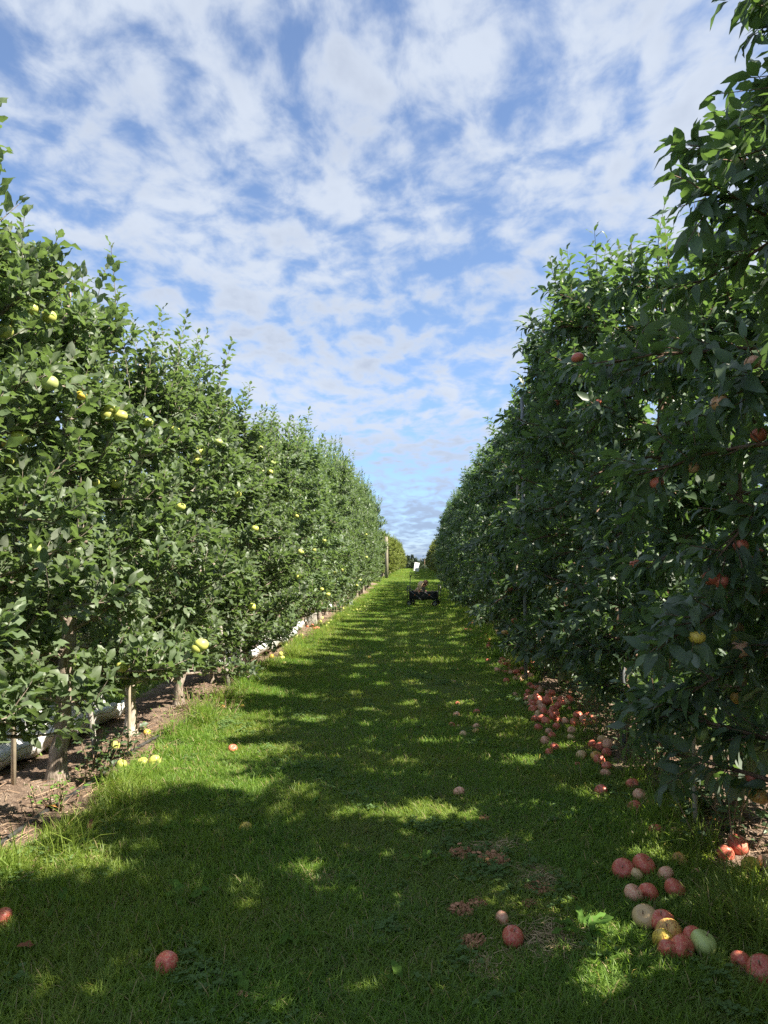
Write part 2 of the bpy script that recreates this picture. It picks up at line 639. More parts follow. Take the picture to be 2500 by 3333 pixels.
def leaves_mesh(name, L, kind, lod, mat, sel=None):
    """L: dict pos, dir, nrm, len, shp, rnd"""
    idx = np.arange(len(L['pos'])) if sel is None else sel
    X, D, Z = frames(L['dir'][idx], L['nrm'][idx])
    S = L['len'][idx]
    P = L['pos'][idx]
    shp = L['shp'][idx]
    rn = L['rnd'][idx]
    Vs, F3s, F4s, lxs, rs = [], [], [], [], []
    base = 0
    for k in range(NSH):
        V, F3, F4, lx = SHAPES[(kind, lod)][k]
        m = np.where(shp == k)[0]
        if not len(m):
            continue
        W = (V[None, :, 0, None] * X[m][:, None] + V[None, :, 1, None] * D[m][:, None] + V[None, :, 2, None] * Z[m][:, None]) * S[m][:, None, None] + P[m][:, None]
        nv = len(V)
        off = base + np.arange(len(m)) * nv
        Vs.append(W.reshape(-1, 3))
        F3s.append((F3[None] + off[:, None, None]).reshape(-1, 3))
        if len(F4):
            F4s.append((F4[None] + off[:, None, None]).reshape(-1, 4))
        lxs.append(np.tile(lx, len(m)))
        rs.append(np.repeat(rn[m], nv))
        base += nv * len(m)
    F = [np.concatenate(F3s)]
    if F4s:
        F.append(np.concatenate(F4s))
    return mesh_np(name, np.concatenate(Vs), F, [mat], True, {'lx': np.concatenate(lxs), 'rnd': np.concatenate(rs)})


def unit(v):
    return v / (np.linalg.norm(v) + 1e-9)


def grow(seed, H, kind, dense=1.0, zmin=.36, rmul=1.0, big=1.0, twigs=True, trunk_r=.05, lean=.0):
    """An apple tree: returns leaf table and the Geo of trunk, limbs and twigs."""
    rg = np.random.RandomState(seed)
    g = Geo()
    nt = 11
    tz = np.linspace(-.03, H * .86, nt)
    wob = np.cumsum(rg.normal(0, .016, (nt, 2)), axis=0)
    wob[0] = 0
    tp = np.stack([wob[:, 0] + lean * tz, wob[:, 1], tz], -1)
    extra = np.array([[tp[0, 0], tp[0, 1], .04], [tp[0, 0], tp[0, 1], .12], [tp[0, 0] + .006, tp[0, 1] - .005, .22]])
    tp = np.vstack([tp[:1], extra, tp[1:]])
    tr = trunk_r * (1 - .78 * (tp[:, 2] / H)) ** 1.0
    tr[0] *= 1.7; tr[1] *= 1.35; tr[2] *= 1.1
    g.tube(tp, tr, 9)
    pos, dr, nm, ln = [], [], [], []

    def shoot(p0, d, length, lsz, nleaf):
        nseg = 4
        pts = [p0]
        dd = d.copy()
        for _ in range(nseg):
            dd = unit(dd + rg.normal(0, .10, 3) + np.array([0, 0, .10 if kind == 'left' else .0]))
            pts.append(pts[-1] + dd * length / nseg)
        pts = np.array(pts)
        if twigs:
            g.tube(pts, np.linspace(.0042, .0018, nseg + 1), 3, False)
        ang = rg.uniform(0, 6.28)
        for k in range(nleaf):
            t = (k + .6) / nleaf
            f = t * nseg
            i = min(int(f), nseg - 1)
            p = pts[i] + (pts[i + 1] - pts[i]) * (f - i)
            tn = unit(pts[i + 1] - pts[i])
            ang += 2.4
            a = unit(np.cross(tn, [0.3, .2, 1.0]))
            b = np.cross(tn, a)
            rad = a * math.cos(ang) + b * math.sin(ang)
            open_ = rg.uniform(.62, 1.12) if k < nleaf - 2 else .38
            D = unit(tn * math.cos(open_) + rad * math.sin(open_) + np.array([0, 0, (-.18 if kind == 'left' else -.42) * rg.rand()]) + rg.normal(0, .14, 3))
            N = unit(np.array([0, 0, 1.0]) * .75 + tn * .55 - rad * .15 + rg.normal(0, .30, 3))
            pos.append(p); dr.append(D); nm.append(N)
            ln.append(lsz * rg.uniform(.72, 1.15) * (1 - .25 * (t > .85)))

    lsz = (.102 if kind == 'left' else .116) * big
    zt = H - (.78 if kind == 'left' else .50)

    def prof(z):
        u = (z - zmin) / (zt - zmin)
        if kind == 'left':
            r = .66 + .22 * math.sin(min(u * 1.6, 1) * math.pi) if u < .55 else .82 - 1.0 * (u - .55)
        else:
            r = .62 + .16 * math.sin(min(u * 1.4, 1) * math.pi) if u < .6 else .74 - .72 * (u - .6)
        return max(r, .16) * rmul

    nbr = int(60 * dense * H / 4.0)
    for i in range(nbr):
        u = (i + rg.rand()) / nbr
        z = zmin + .05 + (zt - zmin) * u ** 1.0
        az = i * 2.399 + rg.normal(0, .35)
        L = prof(z) * rg.uniform(.72, 1.08)
        rise = rg.uniform(-.3, .55 if u > .2 else .3) if kind == 'left' else rg.uniform(-.45, .45)
        z0 = z - L * rise * .55
        z0 = max(z0, .26)
        c = np.array([np.interp(z0, tp[:, 2], tp[:, 0]), np.interp(z0, tp[:, 2], tp[:, 1]), z0])
        d = np.array([math.cos(az), math.sin(az), rise])
        n = 5
        pts = [c]
        for k in range(n):
            d = unit(d + rg.normal(0, .12, 3) + np.array([0, 0, .05 if kind == 'left' else -.06]))
            pts.append(pts[-1] + d * L / n)
        pts = np.array(pts)
        g.tube(pts, np.linspace(.013 * (1.3 - .6 * u), .004, n + 1), 4, False)
        ns = max(3, int((15 if L > .4 else 10) * (.6 + .6 * L)))
        for s in range(ns):
            t = .12 + .88 * (s + rg.rand() * .8) / ns
            f = t * n
            k = min(int(f), n - 1)
            p = pts[k] + (pts[k + 1] - pts[k]) * (f - k)
            tn = unit(pts[k + 1] - pts[k])
            out = unit(np.array([p[0] - c[0], p[1] - c[1], 0.0]))
            up = rg.uniform(.35, 1.7) if kind == 'left' else rg.uniform(-.6, .9)
            sd = unit(tn * .5 + out * .45 + np.array([0, 0, up]) + rg.normal(0, .45, 3))
            sl = rg.uniform(.10, .24) * (1.1 if t > .7 else .9)
            shoot(p, sd, sl, lsz, max(5, int(sl * 52)))
    # upright water shoots at the head
    nh = 19 if kind == 'left' else 11
    for i in range(nh):
        az = rg.uniform(0, 6.28)
        rr = rg.uniform(0, .36 if kind == 'left' else .3)
        z0 = zt - rg.uniform(.05, .55)
        p = np.array([tp[-1, 0] + rr * math.cos(az), tp[-1, 1] + rr * math.sin(az), z0])
        d = unit(np.array([math.cos(az) * .16, math.sin(az) * .16, 1.0]))
        sl = min(rg.uniform(.42, .95), H - z0)
        shoot(p, d, sl, lsz * .92, int(sl * 46))
    for i in range(int(26 * dense)):      # fill towards the head
        az = rg.uniform(0, 6.28)
        z0 = zt - rg.uniform(.0, .8)
        p = np.array([tp[-1, 0] + .1 * math.cos(az), tp[-1, 1] + .1 * math.sin(az), z0])
        shoot(p, unit(np.array([math.cos(az), math.sin(az), rg.uniform(.4, 1.6)])), rg.uniform(.22, .38), lsz, 9)
    N = len(pos)
    L = dict(pos=np.array(pos), dir=np.array(dr), nrm=np.array(nm), len=np.array(ln), shp=rg.randint(0, NSH, N), rnd=np.clip(rg.beta(2, 2.6, N), 0, 1))
    return L, g


ALL_LEAF_POS = []     # world positions of every leaf of the two main rows, to hang apples in the foliage surface


def world_pts(P, loc, rz, sc):
    c, s = math.cos(rz), math.sin(rz)
    Q = P * np.asarray(sc)
    return np.stack([Q[:, 0] * c - Q[:, 1] * s + loc[0], Q[:, 0] * s + Q[:, 1] * c + loc[1], Q[:, 2] + loc[2]], -1)


LEAF_SINGLE = {}


def single_leaf_mesh(kind, k, rnd, mat):
    q = min(int(rnd * 5), 4)
    key = (kind, k, q)
    if key not in LEAF_SINGLE:
        V, F3, F4, lx = SHAPES[(kind, 0)][k]
        LEAF_SINGLE[key] = mesh_np('leaf', V, [F3, F4], [mat], True, {'lx': lx, 'rnd': np.full(len(V), (q + .5) / 5)})
    return LEAF_SINGLE[key]


def own_tree(name, x, y, H, kind, seed, label, group, bmat='bark_left', singles=300, **kw):
    """near tree with a crown of its own; its leaves that show largest are parts"""
    L, g = grow(seed, H, kind, **kw)
    z = float(terrain(x, y)) - .01
    t = tag(link(name, None, None, (x, y, z)), label, 'tree', group)
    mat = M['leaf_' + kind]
    W = L['pos'] + np.array([x, y, z])
    ALL_LEAF_POS.append(W)
    sel = np.arange(len(W))
    if singles:
        mid = W + L['dir'] * (L['len'] * .55)[:, None]
        px, py, zc = project(mid)
        inside = (zc > 0) & (px > 0) & (px < 2500) & (py > 0) & (py < 3333)
        cand = np.where(inside)[0]
        best = {}
        for i in cand[np.argsort(zc[cand])]:
            key = (int(px[i] // 62), int(py[i] // 62))
            if key not in best:
                best[key] = i
        ch = sorted(best.values(), key=lambda i: -L['len'][i] / zc[i])[:singles]
        ch = np.array(ch, int)
        sel = np.setdiff1d(sel, ch)
        X, D, Z = frames(L['dir'][ch], L['nrm'][ch])
        for a, i in enumerate(ch):
            o = bpy.data.objects.new('leaf', single_leaf_mesh(kind, int(L['shp'][i]), float(L['rnd'][i]), mat))
            COL.objects.link(o)
            o.parent = t
            s = float(L['len'][i])
            mt = Matrix.Identity(4)
            for r_ in range(3):
                mt[r_][0] = X[a][r_] * s; mt[r_][1] = D[a][r_] * s; mt[r_][2] = Z[a][r_] * s
                mt[r_][3] = L['pos'][i][r_]
            o.matrix_local = mt
    cr = link('crown', leaves_mesh('crown', L, kind, 0, mat, sel), t)
    tag(cr, kind='stuff')
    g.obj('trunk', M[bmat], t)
    return t


VARI = {}


def variant(kind, k, lod, H, mat=None, bmat=None, **kw):
    key = (kind, k, lod, mat)
    if key not in VARI:
        L, g = grow(1000 + k * 17 + (500 if kind == 'right' else 0), H, kind, **kw)
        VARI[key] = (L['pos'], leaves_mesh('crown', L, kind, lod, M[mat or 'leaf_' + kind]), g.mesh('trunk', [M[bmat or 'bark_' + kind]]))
    return VARI[key]


def copy_tree(name, x, y, key_args, H, Href, label, group, rec=True, wid=1.0):
    pos, cm, tm = variant(*key_args[0], **key_args[1])
    z = float(terrain(x, y)) - .01
    rz = random.uniform(0, 6.28)
    s = (wid * random.uniform(.88, 1.12),) * 2 + (H / Href,)
    t = tag(link(name, None, None, (x, y, z), (0, 0, rz), s), label, 'tree', group)
    c = link('crown', cm, t)
    tag(c, kind='stuff')
    link('trunk', tm, t)
    if rec:
        ALL_LEAF_POS.append(world_pts(pos, (x, y, z), rz, s))
    return t


# ------------------------------------------------------------------ the two main rows
GL = 'slender green apple trees in the left row'
GR = 'tall red apple trees in the right row'
LX, RX = -2.38, 1.74
left_near = [
    (2.55, 3.4, 'green apple tree at the left edge with only a few leaves in frame', .05, {}),
    (3.62, 4.0, 'green apple tree before the first pale trunk, its silvery shoots topmost at left', .05, {}),
    (4.70, 3.85, 'green apple tree with the nearest flaring pale trunk beside the white sheet', .058, dict(zmin=.46)),
    (5.95, 3.7, 'green apple tree with three yellow apples hanging in one cluster', .048, dict(zmin=.48)),
]
for i, (y, H, lab, tr, kw) in enumerate(left_near):
    own_tree('apple_tree', LX + [0, .02, .0, -.02][i], y, H, 'left', 40 + i, lab, GL, 'bark_left' if i != 3 else 'bark_pale', [120, 300, 300, 300][i], trunk_r=tr, **kw)
right_near = [
    (2.02, 4.45, 'red apple tree at the right edge just before the tallest one', .05, dict(zmin=.55, rmul=.80)),
    (3.12, 4.45, 'tallest red apple tree rising out of the top right corner', .05, dict(zmin=.40, rmul=1.16, dense=.78)),
    (4.20, 3.55, 'shorter red apple tree whose smooth trunk foot shows by the bare soil at right', .045, dict(zmin=.36, rmul=.95, dense=.72)),
    (5.25, 3.90, 'red apple tree beside the steel pole, third in the right row', .045, dict(zmin=.30, dense=.72)),
]
for i, (y, H, lab, tr, kw) in enumerate(right_near):
    own_tree('apple_tree', RX + [0.02, .0, .04, .0][i], y, H, 'right', 80 + i, lab, GR, 'bark_right', [100, 300, 300, 300][i], trunk_r=tr, **kw)

ly = [7.1, 8.3, 9.75, 10.5, 12.0, 13.4, 14.9, 16.3, 17.6, 18.7]
lh = [3.8, 3.78, 3.55, 3.85, 4.05, 4.3, 4.35, 4.3, 4.6, 4.6]
yy = 19.8
while yy < 36.5:
    ly.append(yy)
    lh.append(random.uniform(4.6, 5.2))
    yy += random.uniform(.95, 1.2)
for i, (y, H) in enumerate(zip(ly, lh)):
    near = y < 13
    args = (('left', i % 4, 0 if near else 1, 4.0), dict(trunk_r=.048, twigs=near, zmin=.24) if near else dict(twigs=False, trunk_r=.046, big=1.1, dense=.85, zmin=.26))
    lab = {0: 'green apple tree with two low yellow apples on its pale trunk side', 1: 'green apple tree with a split trunk and stake in front of the weeds',
           2: 'lower green apple tree below a notch in the left treetops', 3: 'green apple tree rising again just beyond the notch in the left treetops',
           4: 'green apple tree standing behind the sunlit draped white sheet', 5: 'green apple tree by the broken grey stump and the red pile'}.get(i, 'green apple tree farther down the left row beyond the notch in the treetops')
    copy_tree('apple_tree', LX + random.uniform(-.05, .05), y, args, H, 4.0, lab, GL, wid=1.0 if i != 2 else .9)
ry = [6.3, 7.35, 8.4, 9.5]
rh = [4.25, 4.75, 4.65, 4.4]
yy = 10.6
while yy < 40:
    ry.append(yy)
    rh.append(random.uniform(4.05, 4.4))
    yy += random.uniform(.98, 1.15)
for i, (y, H) in enumerate(zip(ry, rh)):
    near = y < 12
    args = (('right', i % 4, 0 if near else 1, 4.3), dict(trunk_r=.045, twigs=near, zmin=.28, dense=.70) if near else dict(twigs=False, trunk_r=.045, zmin=.22, big=1.1, dense=.62))
    lab = {0: 'red apple tree standing over the scattered fruit, fifth in the right row', 1: 'red apple tree whose upright shoots form the high left corner of the near right foliage',
           2: 'red apple tree beyond the high corner, over the near end of the main heap', 3: 'red apple tree whose foot stands behind the densest part of the apple heap',
           4: 'red apple tree just past the densest part of the apple heap'}.get(
        i, 'red apple tree farther down the shaded right row')
    copy_tree('apple_tree', RX + random.uniform(-.05, .05), y, args, H, 4.3, lab, GR)
# unseen right-row trees added to shade the foreground grass, and the neighbouring rows
for y, H in ((.95, 4.7), (-.15, 4.8), (-1.2, 4.6), (-2.3, 4.4)):
    copy_tree('apple_tree', RX + .02, y, (('right', 1, 1, 4.3), dict(twigs=False, trunk_r=.045, zmin=.22, big=1.1, dense=.62)), H, 4.3,
              'unseen red apple tree of the right row, added to shade the foreground', GR, rec=False, wid=.9)
for x, kind, g_, lab in ((-6.5, 'left', 'apple trees of the neighbouring row at left', 'apple tree in the next row beyond the left one'),
                         (5.9, 'right', 'apple trees of the neighbouring row at right', 'apple tree in the next row beyond the right one')):
    y = -1.0 if kind == 'right' else 3.0
    while y < 38:
        if kind == 'left':
            args = (('left', int(y) % 3, 1, 4.0), dict(twigs=False, trunk_r=.046, big=1.1, dense=.85, zmin=.26))
        else:
            args = (('right', int(y) % 3, 1, 4.3), dict(twigs=False, trunk_r=.045, zmin=.22, big=1.1, dense=.62))
        copy_tree('apple_tree', x + random.uniform(-.05, .05), y, args, 3.9, args[0][3], lab, g_, rec=False)
        y += random.uniform(1.0, 1.25)
# the yellower block farther on
for sx, x, y0, H0 in ((-1, -2.42, 47.5, 3.3), (1, 1.98, 43.5, 3.2)):
    y = y0
    k = 0
    while y < 95:
        H = H0 * random.uniform(.92, 1.04) + (.25 if k == 0 and sx < 0 else 0)
        copy_tree('apple_tree', x + random.uniform(-.08, .08), y, (('left', 10 + k % 2, 1, 4.0, 'leaf_far'), dict(twigs=False, zmin=.3, big=1.25, dense=.8, rmul=1.12)), H, 4.0,
                  'yellow-green apple tree in the far block on the ' + ('left' if sx < 0 else 'right') + ' of the grass alley',
                  'yellow-green apple trees in the far block', rec=False, wid=1.05)
        y += random.uniform(1.05, 1.3)
        k += 1


# ------------------------------------------------------------------ far wood at the end of the alley
def far_tree(x, y, H, rad, conifer, label, seed):
    rg = np.random.RandomState(seed)
    z = float(terrain(x, y))
    t = tag(link('conifer_tree' if conifer else 'broadleaf_tree', None, None, (x, y, z)), label, 'tree', 'dark trees at the end of the alley')
    g = Geo()
    g.tube([(0, 0, -.1), (0.05, 0, H * .5), (0, 0, H * .95)], [rad * .09, rad * .06, .02], 7)
    N = 2600
    if conifer:
        u = rg.rand(N) ** 1.3
        zc = H * (.08 + .92 * u)
        lay = .75 + .25 * np.sin(zc / H * 40)
        rr = rad * (1 - u) ** .8 * np.sqrt(rg.rand(N)) * lay + .05
        az = rg.rand(N) * 6.283
    else:
        cl = rg.normal(0, 1, (30, 3))
        cl = cl / np.linalg.norm(cl, axis=1)[:, None] * rg.uniform(.3, .85, (30, 1))
        c = cl[rg.randint(0, 30, N)] + rg.normal(0, .16, (N, 3))
        zc = H * (.55 + .42 * c[:, 2])
        rr = rad * np.hypot(c[:, 0], c[:, 1])
        az = np.arctan2(c[:, 1], c[:, 0])
    pos = np.stack([rr * np.cos(az), rr * np.sin(az), zc], -1)
    d = np.stack([np.cos(az), np.sin(az), rg.normal(0 if not conifer else -.3, .4, N)], -1) + rg.normal(0, .3, (N, 3))
    L = dict(pos=pos, dir=d, nrm=rg.normal(0, .5, (N, 3)) + [0, 0, 1], len=rg.uniform(.35, .7, N) * rad / 3, shp=rg.randint(0, NSH, N), rnd=rg.rand(N))
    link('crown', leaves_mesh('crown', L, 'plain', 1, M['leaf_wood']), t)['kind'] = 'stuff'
    g.obj('trunk', M['bark_right'], t)


for i, (px, Y, H, rad, con, lab) in enumerate([
        (1328, 118, 4.9, 1.5, True, 'narrow dark conifer at the left end of the far tree line'),
        (1342, 120, 5.1, 1.2, True, 'pointed conifer left of the gap in the far tree line'),
        (1353, 116, 4.5, 1.2, True, 'small conifer directly behind the white sign'),
        (1368, 118, 4.7, 2.2, False, 'rounded dark tree in the middle of the far tree line'),
        (1382, 116, 4.6, 1.9, False, 'rounded dark tree right of the middle in the far tree line'),
        (1400, 119, 4.9, 2.2, False, 'broad dark tree partly behind the far right apple trees'),
        (1310, 121, 5.2, 2.2, False, 'broad dark tree partly behind the far left apple trees')]):
    d = ray(px, 1822)
    far_tree(d.x / d.y * Y, Y, H, rad, con, lab, 300 + i)


# ------------------------------------------------------------------ ground cover
def points_object(name, P, rot, scl, idx, coll, label_kind='stuff'):
    me = bpy.data.meshes.new(name)
    me.vertices.add(len(P))
    me.vertices.foreach_set('co', np.asarray(P, np.float32).ravel())
    for k, typ, prop, a in (('rot', 'FLOAT_VECTOR', 'vector', rot), ('scl', 'FLOAT_VECTOR', 'vector', scl), ('idx', 'INT', 'value', idx)):
        at = me.attributes.new(k, typ, 'POINT')
        at.data.foreach_set(prop, np.asarray(a, np.int32 if typ == 'INT' else np.float32).ravel())
    o = link(name, me)
    gt = bpy.data.node_groups.new(name + '_scatter', 'GeometryNodeTree')
    gt.interface.new_socket('Geometry', in_out='INPUT', socket_type='NodeSocketGeometry')
    gt.interface.new_socket('Geometry', in_out='OUTPUT', socket_type='NodeSocketGeometry')
    nn = gt.nodes
    gi, go = nn.new('NodeGroupInput'), nn.new('NodeGroupOutput')
    ip = nn.new('GeometryNodeInstanceOnPoints')
    ci = nn.new('GeometryNodeCollectionInfo')
    ci.inputs[0].default_value = coll
    ci.inputs['Separate Children'].default_value = True
    ci.inputs['Reset Children'].default_value = True

    def named(nm, typ):
        a = nn.new('GeometryNodeInputNamedAttribute')
        a.data_type = typ
        a.inputs[0].default_value = nm
        return a.outputs[0]
    l = gt.links
    l.new(gi.outputs[0], ip.inputs['Points'])
    l.new(ci.outputs[0], ip.inputs['Instance'])
    ip.inputs['Pick Instance'].default_value = True
    l.new(named('idx', 'INT'), ip.inputs['Instance Index'])
    e2r = nn.new('FunctionNodeEulerToRotation')
    l.new(named('rot', 'FLOAT_VECTOR'), e2r.inputs[0])
    l.new(e2r.outputs[0], ip.inputs['Rotation'])
    l.new(named('scl', 'FLOAT_VECTOR'), ip.inputs['Scale'])
    l.new(ip.outputs[0], go.inputs[0])
    md = o.modifiers.new('scatter', 'NODES')
    md.node_group = gt
    return o


def blade_tuft(seed, n, rad, hmin, hmax, wid, lean, brown=0.06):
    rg = np.random.RandomState(seed)
    th = rg.rand(n) * 6.283
    r = rad * np.sqrt(rg.rand(n))
    base = np.stack([r * np.cos(th), r * np.sin(th), np.full(n, -.004)], -1)
    az = rg.rand(n) * 6.283
    le = np.abs(rg.normal(lean, .35, n))
    h = rg.uniform(hmin, hmax, n)
    dirx = np.stack([np.cos(az), np.sin(az), np.zeros(n)], -1)
    side = np.stack([-np.sin(az), np.cos(az), np.zeros(n)], -1)
    tw = rg.normal(0, .6, n)
    side = side * np.cos(tw)[:, None] + dirx * np.sin(tw)[:, None]
    V = []
    for t, wd in ((0, 1.0), (.4, .95), (.75, .65), (1.0, 0)):
        ang = le * t
        c = base + dirx * (h * t * np.sin(ang))[:, None] + np.array([0, 0, 1.0]) * (h * t * np.cos(ang))[:, None]
        ww = (wid * rg.uniform(.7, 1.3, n) * wd / 2)[:, None]
        if wd:
            V += [c - side * ww, c + side * ww]
        else:
            V += [c]
    V = np.stack(V, 1).reshape(-1, 3)
    o = np.arange(n)[:, None] * 7
    F4 = np.concatenate([o + [0, 1, 3, 2], o + [2, 3, 5, 4]])
    F3 = o + [4, 5, 6]
    rn = rg.rand(n) * .95
    rn[rg.rand(n) < brown] = 1.0
    return V, [F4, F3], np.repeat(rn, 7)


TUFTS = bpy.data.collections.new('tuft_sources')


def add_src(name, V, F, rn, mat, coll):
    me = mesh_np(name, V, F, [mat], False, {'rnd': rn, 'lx': np.ones(len(V))})
    o = bpy.data.objects.new(name, me)
    coll.objects.link(o)


for k in range(6):     # 0-5 near lawn
    add_src('tuft_a%02d' % k, *blade_tuft(k, 95, .085, .03, .078, .0036, .95), M['grass'], TUFTS)
for k in range(4):     # 6-9 mid lawn
    add_src('tuft_b%02d' % k, *blade_tuft(20 + k, 130, .15, .03, .08, .0055, .9), M['grass'], TUFTS)
for k in range(4):     # 10-13 long grass
    add_src('tuft_c%02d' % k, *blade_tuft(40 + k, 34, .09, .10, .24, .0042, .85, .10), M['grass'], TUFTS)
for k in range(3):     # 14-16 far lawn
    add_src('tuft_d%02d' % k, *blade_tuft(60 + k, 150, .34, .035, .08, .013, .65), M['grass'], TUFTS)

rg = np.random.RandomState(5)
BARE = []     # spots kept thin: rotten fruit and straw patches (filled below)
ROT = [(1501, 2778, .085), (1607, 2800, .10), (1759, 2895, .085), (1501, 2962, .075), (1554, 2940, .055), (1721, 2940, .05), (1539, 3066, .075), (1577, 2666, .05), (1887, 2684, .045)]
STRAW = [(1765, 2860, .13), (1788, 3072, .17), (1598, 3163, .11), (1625, 2770, .10), (1040, 2875, .09), (320, 2805, .09), (1590, 2420, .12)]
for px, py, r_ in ROT + STRAW:
    p = ground(px, py)
    BARE.append((p.x, p.y, r_ * .75))


def keep(x, y):
    k = np.ones(len(x), bool)
    for bx, by, br in BARE:
        k &= ((x - bx) ** 2 + (y - by) ** 2) > (br * .85) ** 2 * rg.uniform(.6, 1.2, len(x))
    return k


def lim_l(y):
    return -2.52 + (.44 + .07 * np.sin(y * 1.9) + .05 * np.sin(y * 4.7 + 1) + .04 * np.sin(y * 9.1)) + .03


def lim_r(y):
    return 1.88 - (.42 + .07 * np.sin(y * 2.3 + 1) + .05 * np.sin(y * 5.3) + .03 * np.sin(y * 11.1)) - .03


GP, GRt, GS, GI = [], [], [], []


def scatter(n, x0, x1, y0, y1, i0, i1, s0, s1, lim=True, zs=1.0):
    x = rg.uniform(x0, x1, n)
    y = rg.uniform(y0, y1, n)
    k = keep(x, y)
    if lim:
        k &= (x > lim_l(y)) & (x < lim_r(y))
    x, y = x[k], y[k]
    m = len(x)
    GP.append(np.stack([x, y, terrain(x, y)], -1))
    GRt.append(np.stack([rg.normal(0, .06, m), rg.normal(0, .06, m), rg.rand(m) * 6.283], -1))
    s = rg.uniform(s0, s1, m)
    GS.append(np.stack([s, s, s * zs * (1 + .35 * np.sin(x * 2.1 + 1) * np.sin(y * 1.3))], -1))
    GI.append(rg.randint(i0, i1, m))


scatter(6400, -2.1, 1.75, 1.5, 5.2, 0, 6, .85, 1.3)
scatter(5200, -2.1, 1.7, 5.0, 10.0, 6, 10, .75, 1.1)
scatter(5200, -2.1, 1.7, 9.8, 20.0, 6, 10, .9, 1.4)
scatter(5500, -2.2, 1.8, 19.5, 60.0, 14, 17, .8, 1.25)
scatter(1500, -8.0, -2.95, 3.0, 14.0, 14, 17, .6, .9, False)
scatter(1100, -8.0, -3.0, 14, 40.0, 14, 17, .8, 1.2, False)
scatter(900, 2.4, 6.0, 2.0, 20.0, 14, 17, .7, 1.0, False)
scatter(900, -6, 6, 60, 110.0, 14, 17, 1.2, 2.0, False)
scatter(600, -6, 6, 39, 60.0, 14, 17, 1.0, 1.6, False)
# long grass along both edges
n = 1000
y = rg.uniform(2.2, 22, n) ** 1.0
for lim, sg in ((lim_l, 1), (lim_r, -1)):
    y = 2.0 + 24 * rg.rand(n) ** 1.5
    if sg > 0:
        y = y[rg.rand(n) < np.where(y > 6.5, .55, .35)]
    m_ = len(y)
    x = lim(y) + sg * np.abs(rg.normal(0, .10 if sg > 0 else .16, m_)) + (np.where(y < 6.5, .07, -.04) if sg > 0 else .04)
    GP.append(np.stack([x, y, terrain(x, y)], -1))
    GRt.append(np.stack([rg.normal(0, .15, m_), rg.normal(0, .15, m_), rg.rand(m_) * 6.283], -1))
    s = rg.uniform(.6, 1.3, m_)
    GS.append(np.stack([s, s, s], -1))
    GI.append(rg.randint(10, 14, m_))
# clover and small round-leaved cover
CLV = bpy.data.collections.new('clover_sources')
for k in range(4):
    r2 = np.random.RandomState(90 + k)
    V, F = [], []
    n0 = 0
    for q in range(16):
        cx, cy_ = r2.normal(0, .045, 2)
        h = r2.uniform(.03, .062)
        a0 = r2.rand() * 6.28
        for j in range(3):
            a = a0 + j * 2.094
            c = np.array([cx + .008 * math.cos(a), cy_ + .008 * math.sin(a), h + r2.normal(0, .002)])
            e = np.array([math.cos(a), math.sin(a), r2.uniform(.0, .45)]) * .009
            f_ = np.array([-math.sin(a), math.cos(a), r2.normal(0, .2)]) * .0075
            V += [c - e, c + f_ - e * .1, c + e * .8 + f_ * .6, c + e * .8 - f_ * .6, c - f_ - e * .1]
            F.append([n0, n0 + 4, n0 + 3, n0 + 2, n0 + 1][::-1])
            n0 += 5
    add_src('clover_%02d' % k, np.array(V), [np.array(F)], np.repeat(r2.rand(len(V) // 5), 5), M['leaf_weed'], CLV)
n = 3600
x = rg.uniform(-2.0, 1.6, n)
y = 1.5 + 8.5 * rg.rand(n) ** 1.3
cl = np.sin(x * 3.1 + 1) * np.sin(y * 2.3) + .8 * np.sin(x * 7 + y * 5) + rg.normal(0, .5, n)
k = (cl > .95) & (x > lim_l(y)) & (x < lim_r(y)) & keep(x, y)
x, y = x[k], y[k]
n = len(x)
s = rg.uniform(.7, 1.0, n)
clover = points_object('clover', np.stack([x, y, terrain(x, y)], -1), np.stack([rg.normal(0, .1, n), rg.normal(0, .1, n), rg.rand(n) * 6.28], -1),
                       np.stack([s, s, s], -1), rg.randint(0, 4, n), CLV)
tag(clover, 'patches of small clover leaves growing among the alley grass', 'clover', kind='stuff')

# dry twigs and straw on the soil strips
def litter(name, pts_xy, lmin, lmax, rad, mat, label, cat, zup=.012):
    g = Geo()
    for (x, y) in pts_xy:
        L = random.uniform(lmin, lmax)
        a = random.gauss(math.pi / 2, .9)
        z = float(terrain(x, y)) + zup + random.uniform(0, .02)
        dx, dy = math.cos(a) * L / 2, math.sin(a) * L / 2
        b = random.uniform(-.03, .03)
        g.tube([(x - dx, y - dy, z), (x + b, y - b, z + random.uniform(-.005, .015)), (x + dx, y + dy, z + random.uniform(-.01, .015))], random.uniform(.6, 1.3) * rad, 3, False)
    o = g.obj(name, mat, None, False)
    return tag(o, label, cat, kind='stuff')


